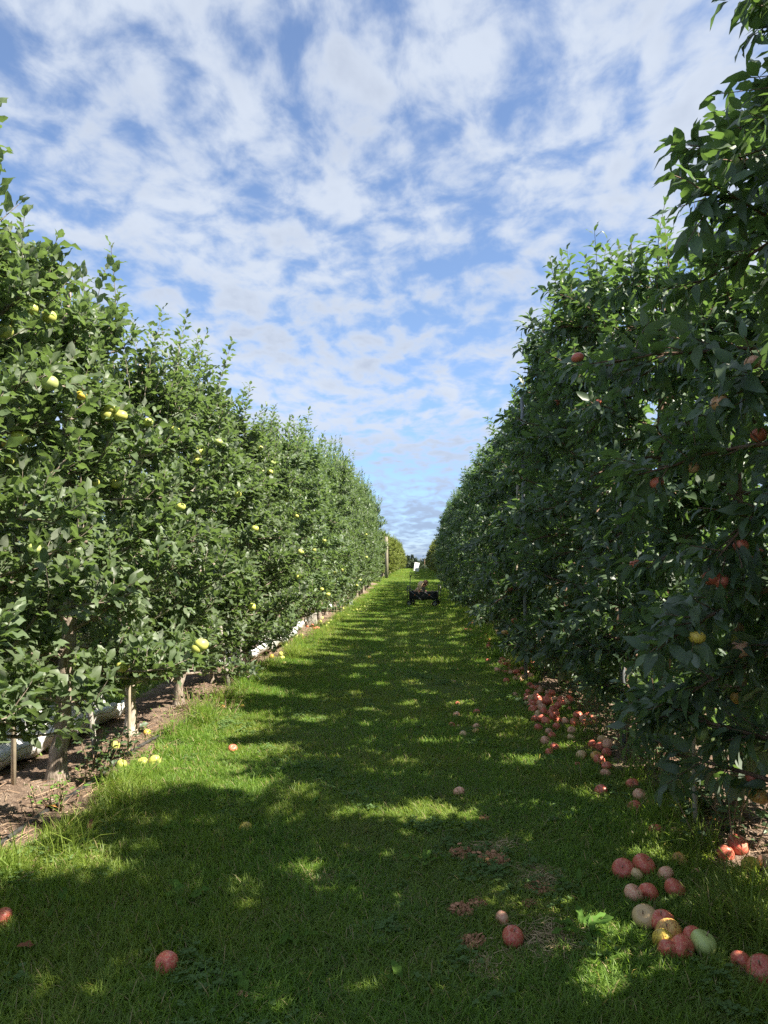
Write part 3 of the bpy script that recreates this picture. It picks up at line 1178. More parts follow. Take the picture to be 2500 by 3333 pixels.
pts = []
for _ in range(1900):
    y = 2.6 + 15 * random.random() ** 1.5
    pts.append((random.choice((random.gauss(-2.22, .22), random.gauss(1.62, .20))), y))
litter('twig_litter', pts, .05, .30, .0026, M['twig'], 'dry brown twigs and dead stalks strewn on the bare soil strips', 'twigs')
pts = []
for px, py, r_ in STRAW:
    c = ground(px, py)
    for _ in range(int(150 * r_ / .1)):
        pts.append((c.x + random.gauss(0, r_ * .55), c.y + random.gauss(0, r_ * .55)))
for _ in range(900):
    y = 2.6 + 10 * random.random()
    pts.append((random.choice((random.gauss(-2.02, .10), random.gauss(1.42, .14))), y))
litter('dead_grass', pts, .03, .11, .0013, M['straw'], 'tangled dead straw-coloured grass in small patches', 'dead grass', .006)
g = Geo()
for _ in range(2600):
    y = 2.6 + 9 * random.random() ** 1.4
    x = random.choice((random.gauss(-2.45, .25), random.gauss(1.85, .22)))
    s = random.uniform(.003, .011)
    g.ell((x, y, float(terrain(x, y)) + .012 + s * .3), (s, s * random.uniform(.7, 1.2), s * .6), 5, 3)
tag(g.obj('gravel', simple('small_stones', (.34, .27, .21), .9, n=(.18, .13, .10), nscale=14), None, False), 'small crumbs of soil and stones on the bare strips', 'gravel', kind='stuff')


# ------------------------------------------------------------------ apples
def apple_fn(seed, squash=.9, rot=0.0):
    r = np.random.RandomState(seed)
    a, b, c = r.uniform(-.085, .085, 3)

    def fn(V):
        rho = np.hypot(V[:, 0], V[:, 1])
        z = V[:, 2]
        top = np.exp(-(rho / .30) ** 2)
        zz_ = np.where(z > 0, z * squash - .30 * top * (z > 0), z * squash * .97 + .17 * np.exp(-(rho / .22) ** 2))
        th = np.arctan2(V[:, 1], V[:, 0])
        k = 1 + .025 * np.cos(5 * th) * (z < 0) + a * V[:, 0] + b * z + .03 * np.sin(2 * th + c * 20)
        k = k * (1.0 + .05 * z)
        return np.stack([V[:, 0] * k, V[:, 1] * k, zz_], -1)
    return fn


APM = {}


def apple_mesh(kind, v):
    if (kind, v) not in APM:
        g = Geo()
        g.ell((0, 0, 0), (.5, .5, .5), 18, 13, apple_fn(v, [.88, .95, .82, .90, .86][v]))
        APM[(kind, v)] = g.mesh('apple', [A[kind]])
    return APM[(kind, v)]


gs = Geo()
gs.tube([(0, 0, .28), (.01, .005, .40), (.03, .01, .50)], [.028, .024, .034], 5)
STEM = gs.mesh('stem', [M['twig']])
gcx = Geo()
for j in range(5):
    a = j * 1.2566
    gcx.tube([(0.03 * math.cos(a), .03 * math.sin(a), -.34), (.07 * math.cos(a), .07 * math.sin(a), -.42)], [.018, .004], 3)
CALYX = gcx.mesh('calyx', [M['twig']])
ACOUNT = [0]


def apple(p, d, kind, label, group=None, detail=True, tilt=None, hang=False):
    ACOUNT[0] += 1
    o = link('apple', apple_mesh(kind, ACOUNT[0] % 5), None, p,
             tilt or ((random.uniform(-.3, .3), random.uniform(-.3, .3), random.uniform(0, 6.28)) if hang else
                      (random.choice((random.uniform(.1, 1.0), random.uniform(.2, .9), random.uniform(1.2, 1.9))), random.uniform(-.6, .6), random.uniform(-1.2, 1.2))), (d, d, d))
    tag(o, label, 'apple', group)
    if detail:
        link('stem', STEM, o)
        link('calyx', CALYX, o)
    return o


def fallen(px, py, d, kind, label, group=None, detail=True):
    """px, py: where the fruit's middle shows in the photograph; it rests on the ground"""
    p = ground(px, py, d * .42)
    return apple((p.x, p.y, float(terrain(p.x, p.y)) + d * .42), d, kind, label, group, detail)


G_LAWN = 'single apples lying in the alley grass'
for a in [
    (543, 3138, .088, 'red', 'salmon-red apple alone in the grass at the lower left'),
    (800, 2697, .078, 'blush', 'yellow apple with a brown bruise, alone left of the middle of the grass'),
    (757, 2437, .072, 'red', 'small red apple in the grass above the bruised yellow one'),
    (1493, 2581, .076, 'pink', 'pink and cream apple alone in the middle of the grass'),
    (6, 2990, .085, 'red', 'red apple cut by the left edge of the picture'),
    (1670, 3052, .086, 'red', 'bright red apple sunk in grass beside the rotten patches'),
    (1635, 2990, .062, 'pink', 'small pink apple half sunk just behind the bright red one'),
    (1203, 2141, .07, 'blush', 'tiny yellowish apple far out in the middle of the alley'),
    (789, 3243, .045, 'pink', 'very small pinkish windfall near the bottom edge'),
    (1485, 2328, .075, 'pink', 'pink apple left of a pair on the grass beside the right pile'),
    (1552, 2320, .072, 'red', 'red apple right of a pink one on the grass beside the pile'),
    (1470, 2363, .07, 'red', 'red apple leftmost of the scattered grass windfalls'),
    (1491, 2367, .05, 'pink', 'small pink apple just right of the leftmost scattered red one'),
    (1550, 2368, .075, 'pink', 'upper apple of a touching pair on the shaded grass'),
    (1549, 2384, .070, 'orange', 'lower brownish apple of a touching pair on the shaded grass'),
    (1509, 2394, .080, 'cream', 'pale apple below the scattered windfalls on the grass'),
    (1489, 2291, .055, 'red', 'small red apple above the scattered grass windfalls'),
    (1489, 2181, .06, 'pink', 'small pink apple far left of the sunlit heap'),
    (1479, 2220, .05, 'pink', 'tiny pink apple in the dark grass left of the sunlit heap'),
]:
    fallen(*a[:5], G_LAWN)
G_RN = 'windfall apples in the near right grass'
for a in [
    (2028, 2830, .100, 'red', 'large red apple at the left of a group of three'),
    (2095, 2818, .105, 'red', 'largest red apple at the right of a group of three'),
    (2070, 2850, .070, 'cream', 'small pale apple wedged in front of two large red ones'),
    (2166, 2848, .078, 'pink', 'pink apple standing alone right of the group of three'),
    (2196, 2893, .095, 'red', 'red apple in long grass below the lone pink one'),
    (2110, 2905, .085, 'red', 'split red apple below the group of three'),
    (2062, 2910, .08, 'pink', 'pale red rotting apple left of the split red one'),
    (2211, 2800, .075, 'orange', 'brownish apple half hidden in long grass'),
    (2135, 2706, .075, 'red', 'dark red apple in shade at the edge of the soil'),
    (2198, 2712, .065, 'orange', 'mealy brown apple on the soil edge beside the dark red one'),
    (2401, 2752, .105, 'red', 'large sunlit red apple on bare soil near the right edge'),
    (2362, 2778, .08, 'red', 'shaded red apple left of the large one on bare soil'),
    (2443, 2818, .085, 'blush', 'yellow-green rotting apple by the right edge'),
    (2484, 2810, .07, 'pink', 'pink apple scrap at the right edge of the picture'),
    (2096, 2985, .098, 'cream', 'cream apple leftmost of the lower cluster'),
    (2156, 3000, .094, 'red', 'dark red apple between the cream and orange ones'),
    (2178, 3035, .098, 'orange', 'orange and yellow apple in the middle of the lower cluster'),
    (2160, 3062, .088, 'blush', 'yellow-brown bruised apple in front of the orange one'),
    (2218, 3085, .092, 'red', 'dark red apple in deep grass beside the green one'),
    (2174, 3092, .080, 'red', 'broken red apple at the front of the lower cluster'),
    (2289, 3070, .098, 'green', 'large pale green apple right of the lower cluster'),
    (2255, 3052, .080, 'red', 'red apple half hidden behind the large green one'),
    (2412, 3130, .075, 'red', 'dark red apple half buried in grass at the lower right'),
    (2482, 3160, .105, 'red', 'red apple at the right edge near the bottom'),
    (2265, 2844, .05, 'pink', 'small pink apple lost in long grass at right'),
    (2059, 2555, .085, 'red', 'red apple in shade directly above the sunlit pink one'),
    (2083, 2592, .092, 'pink', 'sunlit pink apple lying under long grass blades'),
    (2065, 2628, .085, 'red', 'red apple just below the sunlit pink one'),
    (2117, 2620, .06, 'orange', 'rotten orange fruit right of the sunlit pink apple'),
    (1956, 2575, .085, 'red', 'red apple covered by grass left of the shaded pile'),
    (1970, 2520, .072, 'pink', 'pink apple at the foot of the shaded pile'),
    (1892, 2461, .088, 'cream', 'cream apple with pink cheek, left of the shaded pile'),
    (1879, 2490, .05, 'red', 'tiny red apple below the cream one'),
]:
    fallen(*a[:5], G_RN)
G_PILE = 'windfall apples heaped along the right row'
pile = [(1928, 2420, 'red'), (1959, 2405, 'cream'), (1953, 2427, 'red'), (1979, 2430, 'pink'), (1975, 2447, 'red'), (1950, 2473, 'red'), (1940, 2462, 'orange'), (1975, 2492, 'red'),
        (1859, 2398, 'cream'), (1861, 2375, 'pink'), (1775, 2412, 'pink'), (1787, 2445, 'red'), (1805, 2430, 'red'), (1752, 2367, 'red'), (1787, 2378, 'pink'), (1797, 2392, 'red'),
        (1740, 2338, 'red'), (1752, 2323, 'cream'), (1793, 2320, 'red'), (1803, 2308, 'red'), (1820, 2300, 'cream'), (1857, 2306, 'red'), (1734, 2310, 'red'), (1738, 2292, 'red'),
        (1763, 2308, 'pink'), (1771, 2292, 'red'), (1685, 2278, 'green'), (1677, 2262, 'pink'), (1718, 2272, 'pink'), (1716, 2290, 'cream'), (1744, 2280, 'cream'), (1760, 2270, 'red'),
        (1720, 2252, 'red'), (1748, 2258, 'pink'), (1732, 2238, 'red'), (1748, 2240, 'red'), (1760, 2248, 'red'), (1724, 2228, 'red'), (1648, 2216, 'red'), (1630, 2157, 'red'),
        (1633, 2146, 'red'), (1588, 2150, 'red'), (1616, 2177, 'pink'), (1634, 2163, 'red'), (1815, 2340, 'red'), (1840, 2345, 'pink'), (1900, 2340, 'pink'), (1905, 2355, 'red'), (1930, 2350, 'red'),
        (1915, 2330, 'red'), (1880, 2328, 'red'), (1870, 2350, 'red')]
for (hx, hy, sx, sy, n) in ((1680, 2172, 30, 16, 34), (1615, 2108, 26, 9, 24), (1668, 2108, 16, 6, 7), (1655, 2150, 14, 8, 8), (1562, 2055, 16, 10, 14), (1575, 2070, 12, 10, 8), (1545, 2030, 12, 12, 14), (1520, 2000, 10, 8, 8),
                            (1700, 2200, 16, 10, 12), (1740, 2270, 20, 24, 16), (1775, 2330, 22, 26, 10), (1830, 2290, 30, 14, 10)):
    for _ in range(n):
        pile.append((random.gauss(hx, sx), random.gauss(hy, sy), random.choice(('red', 'red', 'red', 'pink', 'pink', 'cream' if random.random() < .15 else 'red'))))
placed = []
FARG = Geo()
for _i, (px, py, kd) in enumerate(pile):
    d = random.uniform(.068, .09)
    p = ground(px, py, .04)
    if p.x > 2.3:
        continue
    z = float(terrain(p.x, p.y)) + d * .42
    for _ in range(4):      # heap: climb on the ones already lying there
        for q in placed:
            dd = math.hypot(q[0] - p.x, q[1] - p.y)
            rr = (q[3] + d) / 2 * .93
            if dd < rr and abs(z - q[2]) < rr:
                hgt = math.sqrt(max(rr * rr - dd * dd, 0))
                if hgt > rr * .62:
                    ang = random.uniform(0, 6.28)
                    p.x += math.cos(ang) * rr * .6
                    p.y += math.sin(ang) * rr * .6
                    z = float(terrain(p.x, p.y)) + d * .42
                else:
                    z = max(z, q[2] + hgt)
    z = min(z, float(terrain(p.x, p.y)) + .17)
    placed.append((p.x, p.y, z, d))
    lab = {'red': 'red windfall apple in the heap along the right tree row', 'pink': 'pinkish windfall apple in the heap along the right tree row',
           'cream': 'cream-coloured windfall apple in the heap along the right tree row', 'orange': 'brownish windfall apple in the shaded pile at right',
           'green': 'single yellow-green apple at the left of the right heap'}[kd]
    if p.y > 9.3 and _i >= 52:
        FARG.ell((p.x, p.y, z), (d / 2, d / 2, d * .44), 12, 9, apple_fn(len(placed) % 3), mi={'red': 0, 'pink': 1, 'cream': 2}[kd])
        continue
    apple((p.x, p.y, z), d, kd, lab, G_PILE, p.y < 7.5)

tag(FARG.obj('windfall_fruit', [A['red'], A['pink'], A['cream']]), 'sunlit heaps of small red windfall apples farther along the right row', 'windfall apples', kind='stuff')
G_LG = 'windfall apples along the left row'
for a in [
    (395, 2488, .075, 'yellow', 'yellow apple, left one of three in a line at the grass edge'),
    (464, 2482, .080, 'yellow', 'yellow apple, middle one of three in a line at the grass edge'),
    (504, 2478, .092, 'yellow', 'largest yellow apple, right one of three in a line at the grass edge'),
    (479, 2383, .062, 'blush', 'yellow and orange apple on the sandy soil above the row of three'),
    (375, 2428, .075, 'yellow', 'yellow apple half hidden by leaves below the white sheet'),
    (540, 2434, .035, 'blush', 'bit of orange fruit on the twigs by the black pipe'),
    (738, 2218, .074, 'yellow', 'yellow apple leaning on the stake of the split trunk'),
    (727, 2208, .060, 'yellow', 'yellow apple tucked behind another at the split trunk'),
    (667, 2195, .078, 'yellow', 'shaded yellow apple left of the split trunk'),
    (884, 2138, .080, 'blush', 'orange-yellow apple in front of the draped white sheet'),
    (914, 2129, .078, 'yellow', 'upper yellow apple of three near the draped white sheet'),
    (919, 2143, .080, 'yellow', 'middle yellow apple of three near the draped white sheet'),
    (927, 2161, .080, 'yellow', 'lower yellow apple of three near the draped white sheet'),
    (932, 2101, .080, 'yellow', 'yellow apple at the foot of the stake beside the draped sheet'),
    (965, 2071, .072, 'yellow', 'shaded yellow apple right of the grey trunk'),
    (981, 2067, .070, 'yellow', 'second shaded yellow apple right of the grey trunk'),
    (986, 2077, .066, 'red', 'single red apple right of the grey trunk'),
    (1016, 2036, .078, 'red', 'red apple at the left of the red pile by the broken stump'),
    (1023, 2046, .080, 'red', 'red apple at the front of the red pile by the broken stump'),
    (1031, 2044, .078, 'red', 'red apple in the middle of the red pile by the broken stump'),
    (1037, 2046, .074, 'red', 'red apple at the right of the red pile by the broken stump'),
    (1026, 2033, .080, 'yellow', 'yellow apple on top of the red pile by the broken stump'),
    (1001, 2040, .066, 'red', 'red apple between the stakes left of the broken stump'),
    (1056, 2032, .078, 'blush', 'yellow apple right of the red pile'),
    (1063, 2038, .070, 'yellow', 'yellow apple at the grass edge right of the red pile'),
    (788, 2302, .055, 'blush', 'orange rotting apple among the weeds on the left'),
    (726, 2303, .055, 'orange', 'brown-orange apple under the ferny weed on the left'),
]:
    fallen(*a[:5], G_LG)
for (px, py) in [(1076, 2021), (1099, 2015), (1101, 2005), (1117, 1993), (1134, 2004), (1117, 1981), (1144, 1984), (1149, 1987), (1162, 1985), (1165, 1992), (1171, 1983), (1175, 1992),
                 (1175, 1973), (1185, 1992), (1043, 2023), (1048, 2011), (1190, 1965), (1198, 1960), (1205, 1955), (1186, 1975), (1200, 1972), (1212, 1948), (1218, 1942), (1225, 1938), (1195, 1984), (1069, 2030)]:
    fallen(px, py, random.uniform(.07, .085), 'yellow', 'small yellow apple in the distant line along the left row', G_LG, False)

# rotten remains
gr = Geo()
r3 = random.Random(8)
for k in range(26):
    a = k * 2.4
    q = .11 * math.sqrt(k)
    gr.ell((q * math.cos(a), q * math.sin(a), .05 * r3.random() * (26 - k) / 10), (r3.uniform(.07, .17), r3.uniform(.06, .13), r3.uniform(.05, .16)), 7, 5)
ROTM = gr.mesh('rotten_apple', [M['rot']])
gf = Geo()
gf.ell((0, 0, 0), (.5, .5, .4), 9, 6)
FLAKE = gf.mesh('skin_flake', [simple('rotten_skin', (.42, .18, .10), .7, n=(.55, .30, .16), nscale=20)])
lab = ['left one of the two upper brown rotten patches', 'largest brown rotten patch in the grass, under a straw tuft', 'flat orange rotten apple below the straw patch at right',
       'orange rotten apple at the left of a pair in the lower grass', 'pale brown rotten apple at the right of a pair in the lower grass', 'small brown rotten apple between patches',
       'orange-brown rotten apple left of the bright red one', 'faint brown rotten apple farthest up the grass', 'small tan rotten apple by the long grass at right']
for (px, py, r_), l_ in zip(ROT, lab):
    p = ground(px, py, .02)
    o = link('rotten_apple', ROTM, None, (p.x, p.y, float(terrain(p.x, p.y)) + .020), (0, 0, random.uniform(0, 6)), (r_ * 1.35, r_ * 1.2, r_ * 1.5))
    tag(o, l_, 'rotten apple', 'rotten apples in the grass')
    for _ in range(5):
        a = random.uniform(0, 6.28)
        link('skin_flake', FLAKE, o, (random.gauss(0, .28), random.gauss(0, .28), .11), (random.uniform(-.5, .5), 0, a), (.28, .20, .05))

P_ = np.concatenate(GP); R_ = np.concatenate(GRt); S_ = np.concatenate(GS); I_ = np.concatenate(GI)
fruit = np.array([(o.location.x, o.location.y) for o in COL.objects if o.get('category') == 'apple' and o.location.z < .3])
kk = np.ones(len(P_), bool)
for fx_, fy_ in fruit:
    d2 = (P_[:, 0] - fx_) ** 2 + (P_[:, 1] - fy_) ** 2
    lng = (I_ >= 10) & (I_ < 14)
    kk &= ~((lng & (d2 < .15 ** 2)) | (~lng & (d2 < .055 ** 2)))
P_, R_, S_, I_ = P_[kk], R_[kk], S_[kk], I_[kk]
grass = points_object('grass', P_, R_, S_, I_, TUFTS)
tag(grass, 'mown green grass covering the alley between the two tree rows', 'grass', kind='stuff')

# hanging apples: depth found where the line of sight first meets foliage
LP = np.concatenate(ALL_LEAF_POS)


def foliage_depth(px, py, tube=.07, rank=2):
    d = np.array(ray(px, py))
    q = LP - np.array([0, 0, CAM_H])
    t = q @ d
    dist = np.linalg.norm(q - t[:, None] * d, axis=1)
    k = t[(dist < tube) & (t > .8)]
    if len(k) < rank + 1:
        return None
    return float(np.sort(k)[rank])


def hanging(px, py, d, kind, label, group, dt=0.0, nearer=0.01):
    t = foliage_depth(px, py, .06, 2)
    if t is None:
        return None
    p = CAMP + ray(px, py) * (t - nearer + dt)
    o = apple(p, d, kind, label, group, True, None, True)
    return o


G_HL = 'yellow apples hanging in the left row'
for a in [
    (102, 1005, .085, 'yellow', 'upper left yellow apple below the silvery shoots'),
    (158, 1031, .090, 'yellow', 'sunlit yellow apple right of another near the top left'),
    (14, 1077, .090, 'yellow', 'yellow apple at the left edge above a bare stake'),
    (357, 1331, .078, 'yellow', 'upper apple of the cluster of three hanging yellow apples'),
    (350, 1352, .080, 'yellow', 'left lower apple of the cluster of three hanging yellow apples'),
    (392, 1354, .088, 'yellow', 'right lower apple of the cluster of three hanging yellow apples'),
    (163, 1248, .080, 'green', 'shaded green apple left of the hanging cluster of three'),
    (265, 1288, .065, 'blush', 'small orange-yellow apple above and left of the cluster of three'),
    (482, 1374, .070, 'yellow', 'yellow apple right of the cluster of three'),
    (60, 1424, .085, 'yellow', 'sunlit yellow apple near the left edge at mid height'),
    (28, 1447, .085, 'blush', 'orange-tinted apple at the left edge at mid height'),
    (95, 1436, .060, 'yellow', 'yellow apple sliver right of the one near the left edge'),
    (377, 1575, .080, 'yellow', 'yellow apple hanging below and right of the cluster of three'),
    (309, 1570, .060, 'yellow', 'small yellow apple left of another at mid height'),
    (648, 1469, .075, 'yellow', 'yellow apple hanging in the middle of the left row'),
    (711, 1439, .075, 'green', 'green apple high in the middle of the left row'),
    (655, 2100, .095, 'yellow', 'green-yellow apple low in the left row above the stakes'),
    (641, 2112, .080, 'yellow', 'yellow apple partly behind another low in the left row'),
    (399, 2170, .080, 'yellow', 'yellow apple hanging low in front of the pale trunk'),
    (437, 2362, .100, 'yellow', 'large yellow-green apple hanging just above the soil'),
    (408, 2352, .080, 'yellow', 'yellow apple behind the large low-hanging one'),
    (848, 1459, .075, 'yellow', 'yellow apple high up near a hole in the left foliage'),
    (889, 1507, .085, 'green', 'green apple at the right outline of the left row'),
    (853, 1537, .080, 'yellow', 'yellow apple at the outline just below the hole'),
    (934, 1628, .075, 'yellow', 'yellow apple in the far part of the left row'),
    (965, 1680, .070, 'yellow', 'yellow apple in the far left row beside a blush one'),
    (822, 1976, .095, 'yellow', 'green-yellow apple on a low branch over the weeds'),
    (1018, 1989, .085, 'yellow', 'yellow apple hanging over the broken stump'),
    (1068, 1935, .085, 'yellow', 'green-yellow apple low in the distant left row'),
    (1022, 1790, .080, 'yellow', 'upper small yellow apple in the distant left row'),
    (1055, 1760, .080, 'yellow', 'small yellow apple near the outline of the distant left row'),
    (30, 1500, .060, 'yellow', 'small yellow apple in shade at the left edge'),
    (645, 1500, .070, 'yellow', 'yellow apple below another in the middle of the left row'),
    (570, 1400, .075, 'yellow', 'yellow apple half covered right of the cluster'),
    (590, 1650, .065, 'yellow', 'small yellow apple deep in the middle of the left row'),
    (775, 1610, .070, 'yellow', 'yellow apple deep in the left row at mid distance'),
    (110, 1785, .070, 'green', 'green apple in deep leaves on the left'),
    (770, 1760, .070, 'yellow', 'yellow apple low in the mid part of the left row'),
]:
    hanging(*a[:5], G_HL)
G_HR = 'red apples hanging in the right row'
for a in [
    (2411, 2114, .098, 'pink', 'large sunlit red apple hanging lowest near the right edge'),
    (2318, 1879, .098, 'red', 'left one of two red apples behind a big leaf at right'),
    (2348, 1893, .085, 'red', 'right one of two red apples behind a big leaf at right'),
    (2411, 1778, .075, 'red', 'red apple hanging high above the big leaf near the right edge'),
    (2464, 1803, .080, 'red', 'red apple at the right edge beside another'),
    (2138, 1573, .085, 'red', 'round red apple hanging alone in the shaded right row'),
    (2069, 1836, .078, 'red', 'red apple sliver beside a thin branch in the right row'),
    (1853, 1326, .085, 'red', 'right one of a few red apples high in the right row'),
    (1812, 1312, .080, 'red', 'left one of a few red apples high in the right row'),
    (1830, 1290, .060, 'red', 'small red apple above the others high in the right row'),
    (2346, 1311, .090, 'pink', 'dull pink apple in shade high at the right'),
    (2257, 1522, .080, 'pink', 'pink apple with light on its top at the right'),
    (2426, 919, .072, 'red', 'red apple in the top of the tallest tree'),
    (2471, 1417, .09, 'red', 'dull red apple in deep shade at the right edge'),
    (2450, 1180, .075, 'pink', 'pinkish apple in shade at the right edge'),
    (1787, 1909, .080, 'blush', 'orange apple hanging in the middle of the right row'),
    (1661, 1918, .085, 'red', 'red apple hanging in the distant right row'),
    (1643, 2060, .090, 'orange', 'orange apple on the lowest branch over the heap'),
    (1673, 2020, .070, 'red', 'red apple low in the right row over the heap'),
    (1880, 1165, .070, 'red', 'red apple highest in the middle of the right row'),
    (2402, 2272, .080, 'orange', 'orange fruit hanging below the lowest large red apple'),
    (2268, 2075, .070, 'blush', 'yellowish apple deep in the shade of the right row'),
    (1948, 1310, .060, 'red', 'small red apple in shade right of the high group'),
    (2285, 2390, .070, 'green', 'pale green apple low in the leaves at right'),
    (2470, 2590, .095, 'orange', 'orange apple in the lowest leaves at the right edge'),
    (2447, 2533, .060, 'red', 'small red apple in the low leaves at the right edge'),
]:
    hanging(a[0], a[1], a[2] * (.80 if a[1] < 2000 else .9), a[3], a[4], G_HR, 0.0, -.035)
for y_ in (9, 12, 15, 18, 22, 26):
    for _ in range(2):
        y2 = y_ + random.uniform(-1.3, 1.3)
        z2 = random.uniform(.7, 2.6)
        P_ = np.array([[-1.85, y2, z2]])
        px, py, _z = project(P_)
        hanging(float(px[0]), float(py[0]), .08, 'yellow', 'yellow apple hanging in the distant part of the left row', G_HL)

# ------------------------------------------------------------------ stakes, posts, sheet, pipe
def stake(px, py, h, r_, mat, label, lean=0.0, x=None, name='stake', side=6):
    p = ground(px, py)
    z = float(terrain(p.x, p.y))
    g = Geo()
    n = 6
    tz = np.linspace(-.08, h, n)
    pts = np.stack([lean * tz, .004 * np.sin(tz * 9), tz], -1)
    g.tube(pts, r_, side)
    o = g.obj(name, mat)
    o.location = (p.x, p.y, z)
    return o


G_ST = 'stakes and poles of the orchard rows'
for px, py, h, r_, mt, nm, lean, lab in [
    (312, 2468, .62, .020, 'grey_wood', 'wooden_stake', -.16, 'leaning grey wooden stake in front of the white sheet'),
    (420, 2440, .95, .013, 'bamboo', 'wooden_stake', -.02, 'thin upright stake beside the large low-hanging apple'),
    (745, 2238, 1.0, .022, 'grey_wood', 'wooden_stake', -.16, 'pale stake leaning against the split trunk'),
    (786, 2176, .9, .020, 'grey_wood', 'wooden_stake', -.06, 'stake beside the trunk behind the small leafy weed'),
    (934, 2088, 1.1, .022, 'bamboo', 'wooden_stake', .0, 'upright stake at the end of the draped white sheet'),
    (988, 2045, .42, .045, 'grey_wood', 'wooden_stake', .02, 'short pointed grey stake left of the broken stump'),
    (1001, 2040, .45, .024, 'bamboo', 'wooden_stake', .0, 'thin stake between the short grey one and the broken stump'),
    (45, 2560, 3.0, .016, 'bamboo', 'wooden_stake', -.03, 'tall bare stake showing high at the left edge'),
    (1675, 2169, 2.6, .022, 'bamboo', 'wooden_stake', .03, 'pale stake standing in the sunlit apple heap'),
    (2031, 2432, 3.2, .022, 'steel', 'steel_pole', .0, 'grey pole standing among weeds at the right'),
    (2265, 2690, .7, .014, 'bamboo', 'steel_pole', .0, 'grey pole by the young shoots at the lower right'),
    (1712, 2225, 3.6, .024, 'steel', 'steel_pole', .0, 'steel pole whose upper length shows through the right foliage'),
]:
    tag(stake(px, py, h, r_, M[mt], lab, lean, name=nm), lab, 'stake' if 'stake' in nm else 'pole', G_ST)

# broken grey stump
p = ground(1018, 2040)
g = Geo()
n = 14
r2 = random.Random(4)
V = []
for lv, (z, rr) in enumerate([(-.05, .15), (.05, .13), (.2, .115), (.34, .115)]):
    for k in range(n):
        a = k * 6.2832 / n
        zz2 = z + (r2.uniform(.0, .20) if lv == 3 else 0)
        V.append((rr * math.cos(a), rr * math.sin(a) * .8, zz2))
V.append((0, 0, .30))
F = [[lv * n + k, lv * n + (k + 1) % n, (lv + 1) * n + (k + 1) % n, (lv + 1) * n + k] for lv in range(3) for k in range(n)]
g.add(V, [np.array(F), np.array([[3 * n + k, 3 * n + (k + 1) % n, 4 * n] for k in range(n)])])
o = g.obj('tree_stump', M['grey_wood'], None, False)
o.location = (p.x - .05, p.y + .15, float(terrain(p.x, p.y)))
tag(o, 'broken grey stump with a jagged top behind the red pile', 'stump')


def draped(name, path, prof, label, seam=True):
    """sweep an open profile (offset to the left of travel, height) along a ground path with a height for each point"""
    g = Geo()
    path = np.asarray(path, float)
    t = np.linspace(0, 1, len(path))
    tt = np.linspace(0, 1, 60)
    P = np.stack([np.interp(tt, t, path[:, i]) for i in range(4)], -1)
    P[:, :2] = np.stack([np.convolve(np.pad(P[:, i], 4, 'edge'), np.ones(9) / 9, 'valid') for i in range(2)], -1)
    tan = np.gradient(P[:, :2], axis=0)
    tan /= np.linalg.norm(tan, axis=1)[:, None]
    nrm = np.stack([-tan[:, 1], tan[:, 0]], -1)
    prof = np.asarray(prof, float)
    m = len(prof)
    V = []
    for i in range(60):
        z0 = float(terrain(P[i, 0], P[i, 1])) + P[i, 2]
        for k in range(m):
            w_ = .012 * math.sin(i * .55 + k * 1.7) + .008 * math.sin(i * 1.31 + k * .8)
            off = prof[k, 0] * (1 + .08 * math.sin(i * .3)) + w_
            V.append((P[i, 0] + nrm[i, 0] * off, P[i, 1] + nrm[i, 1] * off, z0 + prof[k, 1] * P[i, 3] + w_ * .8))
    F = [[i * m + k, i * m + k + 1, (i + 1) * m + k + 1, (i + 1) * m + k] for i in range(59) for k in range(m - 1)]
    V = np.array(V)
    g.add(V, np.array(F))
    o = g.obj(name, M['white_sheet'])
    md = o.modifiers.new('thickness', 'SOLIDIFY')
    md.thickness = .006
    tag(o, label, 'sheet', 'rolled white sheeting lying in the left row')
    if seam:
        for k in (m - 4, m - 3):
            gg = Geo()
            gg.tube(V[k::m] + np.array([.004, 0, .004]), .0028, 4)
            gg.obj('seam', M['seam'], o)
    return o


prof = [(.20, .25), (.19, .19), (.16, .10), (.10, .04), (.0, .02), (-.06, .03), (-.10, .06), (-.125, .10), (-.135, .14), (-.12, .165), (-.09, .155)]
draped('white_sheet', [(-3.05, 3.4, 0, 1), (-2.98, 4.6, 0, .95), (-2.93, 5.6, 0, 1.05), (-2.88, 6.5, 0, 1.1), (-2.86, 6.9, .0, .8)], prof,
       'white sheeting folded into a trough, nearest, holding fallen yellow apples')
draped('white_sheet', [(-2.56, 9.6, 0, .8), (-2.42, 10.3, .0, 1.1), (-2.28, 11.1, .02, 1.4), (-2.18, 12.0, .08, 1.5), (-2.22, 12.8, .22, .9)], prof,
       'white sheeting draped up to a stake in bright sun', False)
draped('white_sheet', [(-2.50, 13.7, .08, .8), (-2.50, 14.4, 0, 1.0), (-2.52, 15.2, 0, 1.1), (-2.52, 15.8, 0, .7)], prof,
       'crumpled white sheeting behind the broken stump', False)
draped('white_sheet', [(-2.50, 21.5, .0, .8), (-2.50, 22.3, 0, 1.1), (-2.5, 23.3, 0, .9)], prof, 'bit of white sheeting farthest down the left row', False)
for px, py, z_, l_ in ((42, 2432, .17, 'yellow apple lying in the white trough at the left edge'), (84, 2418, .17, 'second yellow apple lying in the white trough')):
    x_, y_ = -2.97, 4.55 if px < 60 else 4.85
    apple((x_, y_, float(terrain(x_, y_)) + .095), .085, 'yellow', l_, G_LG)

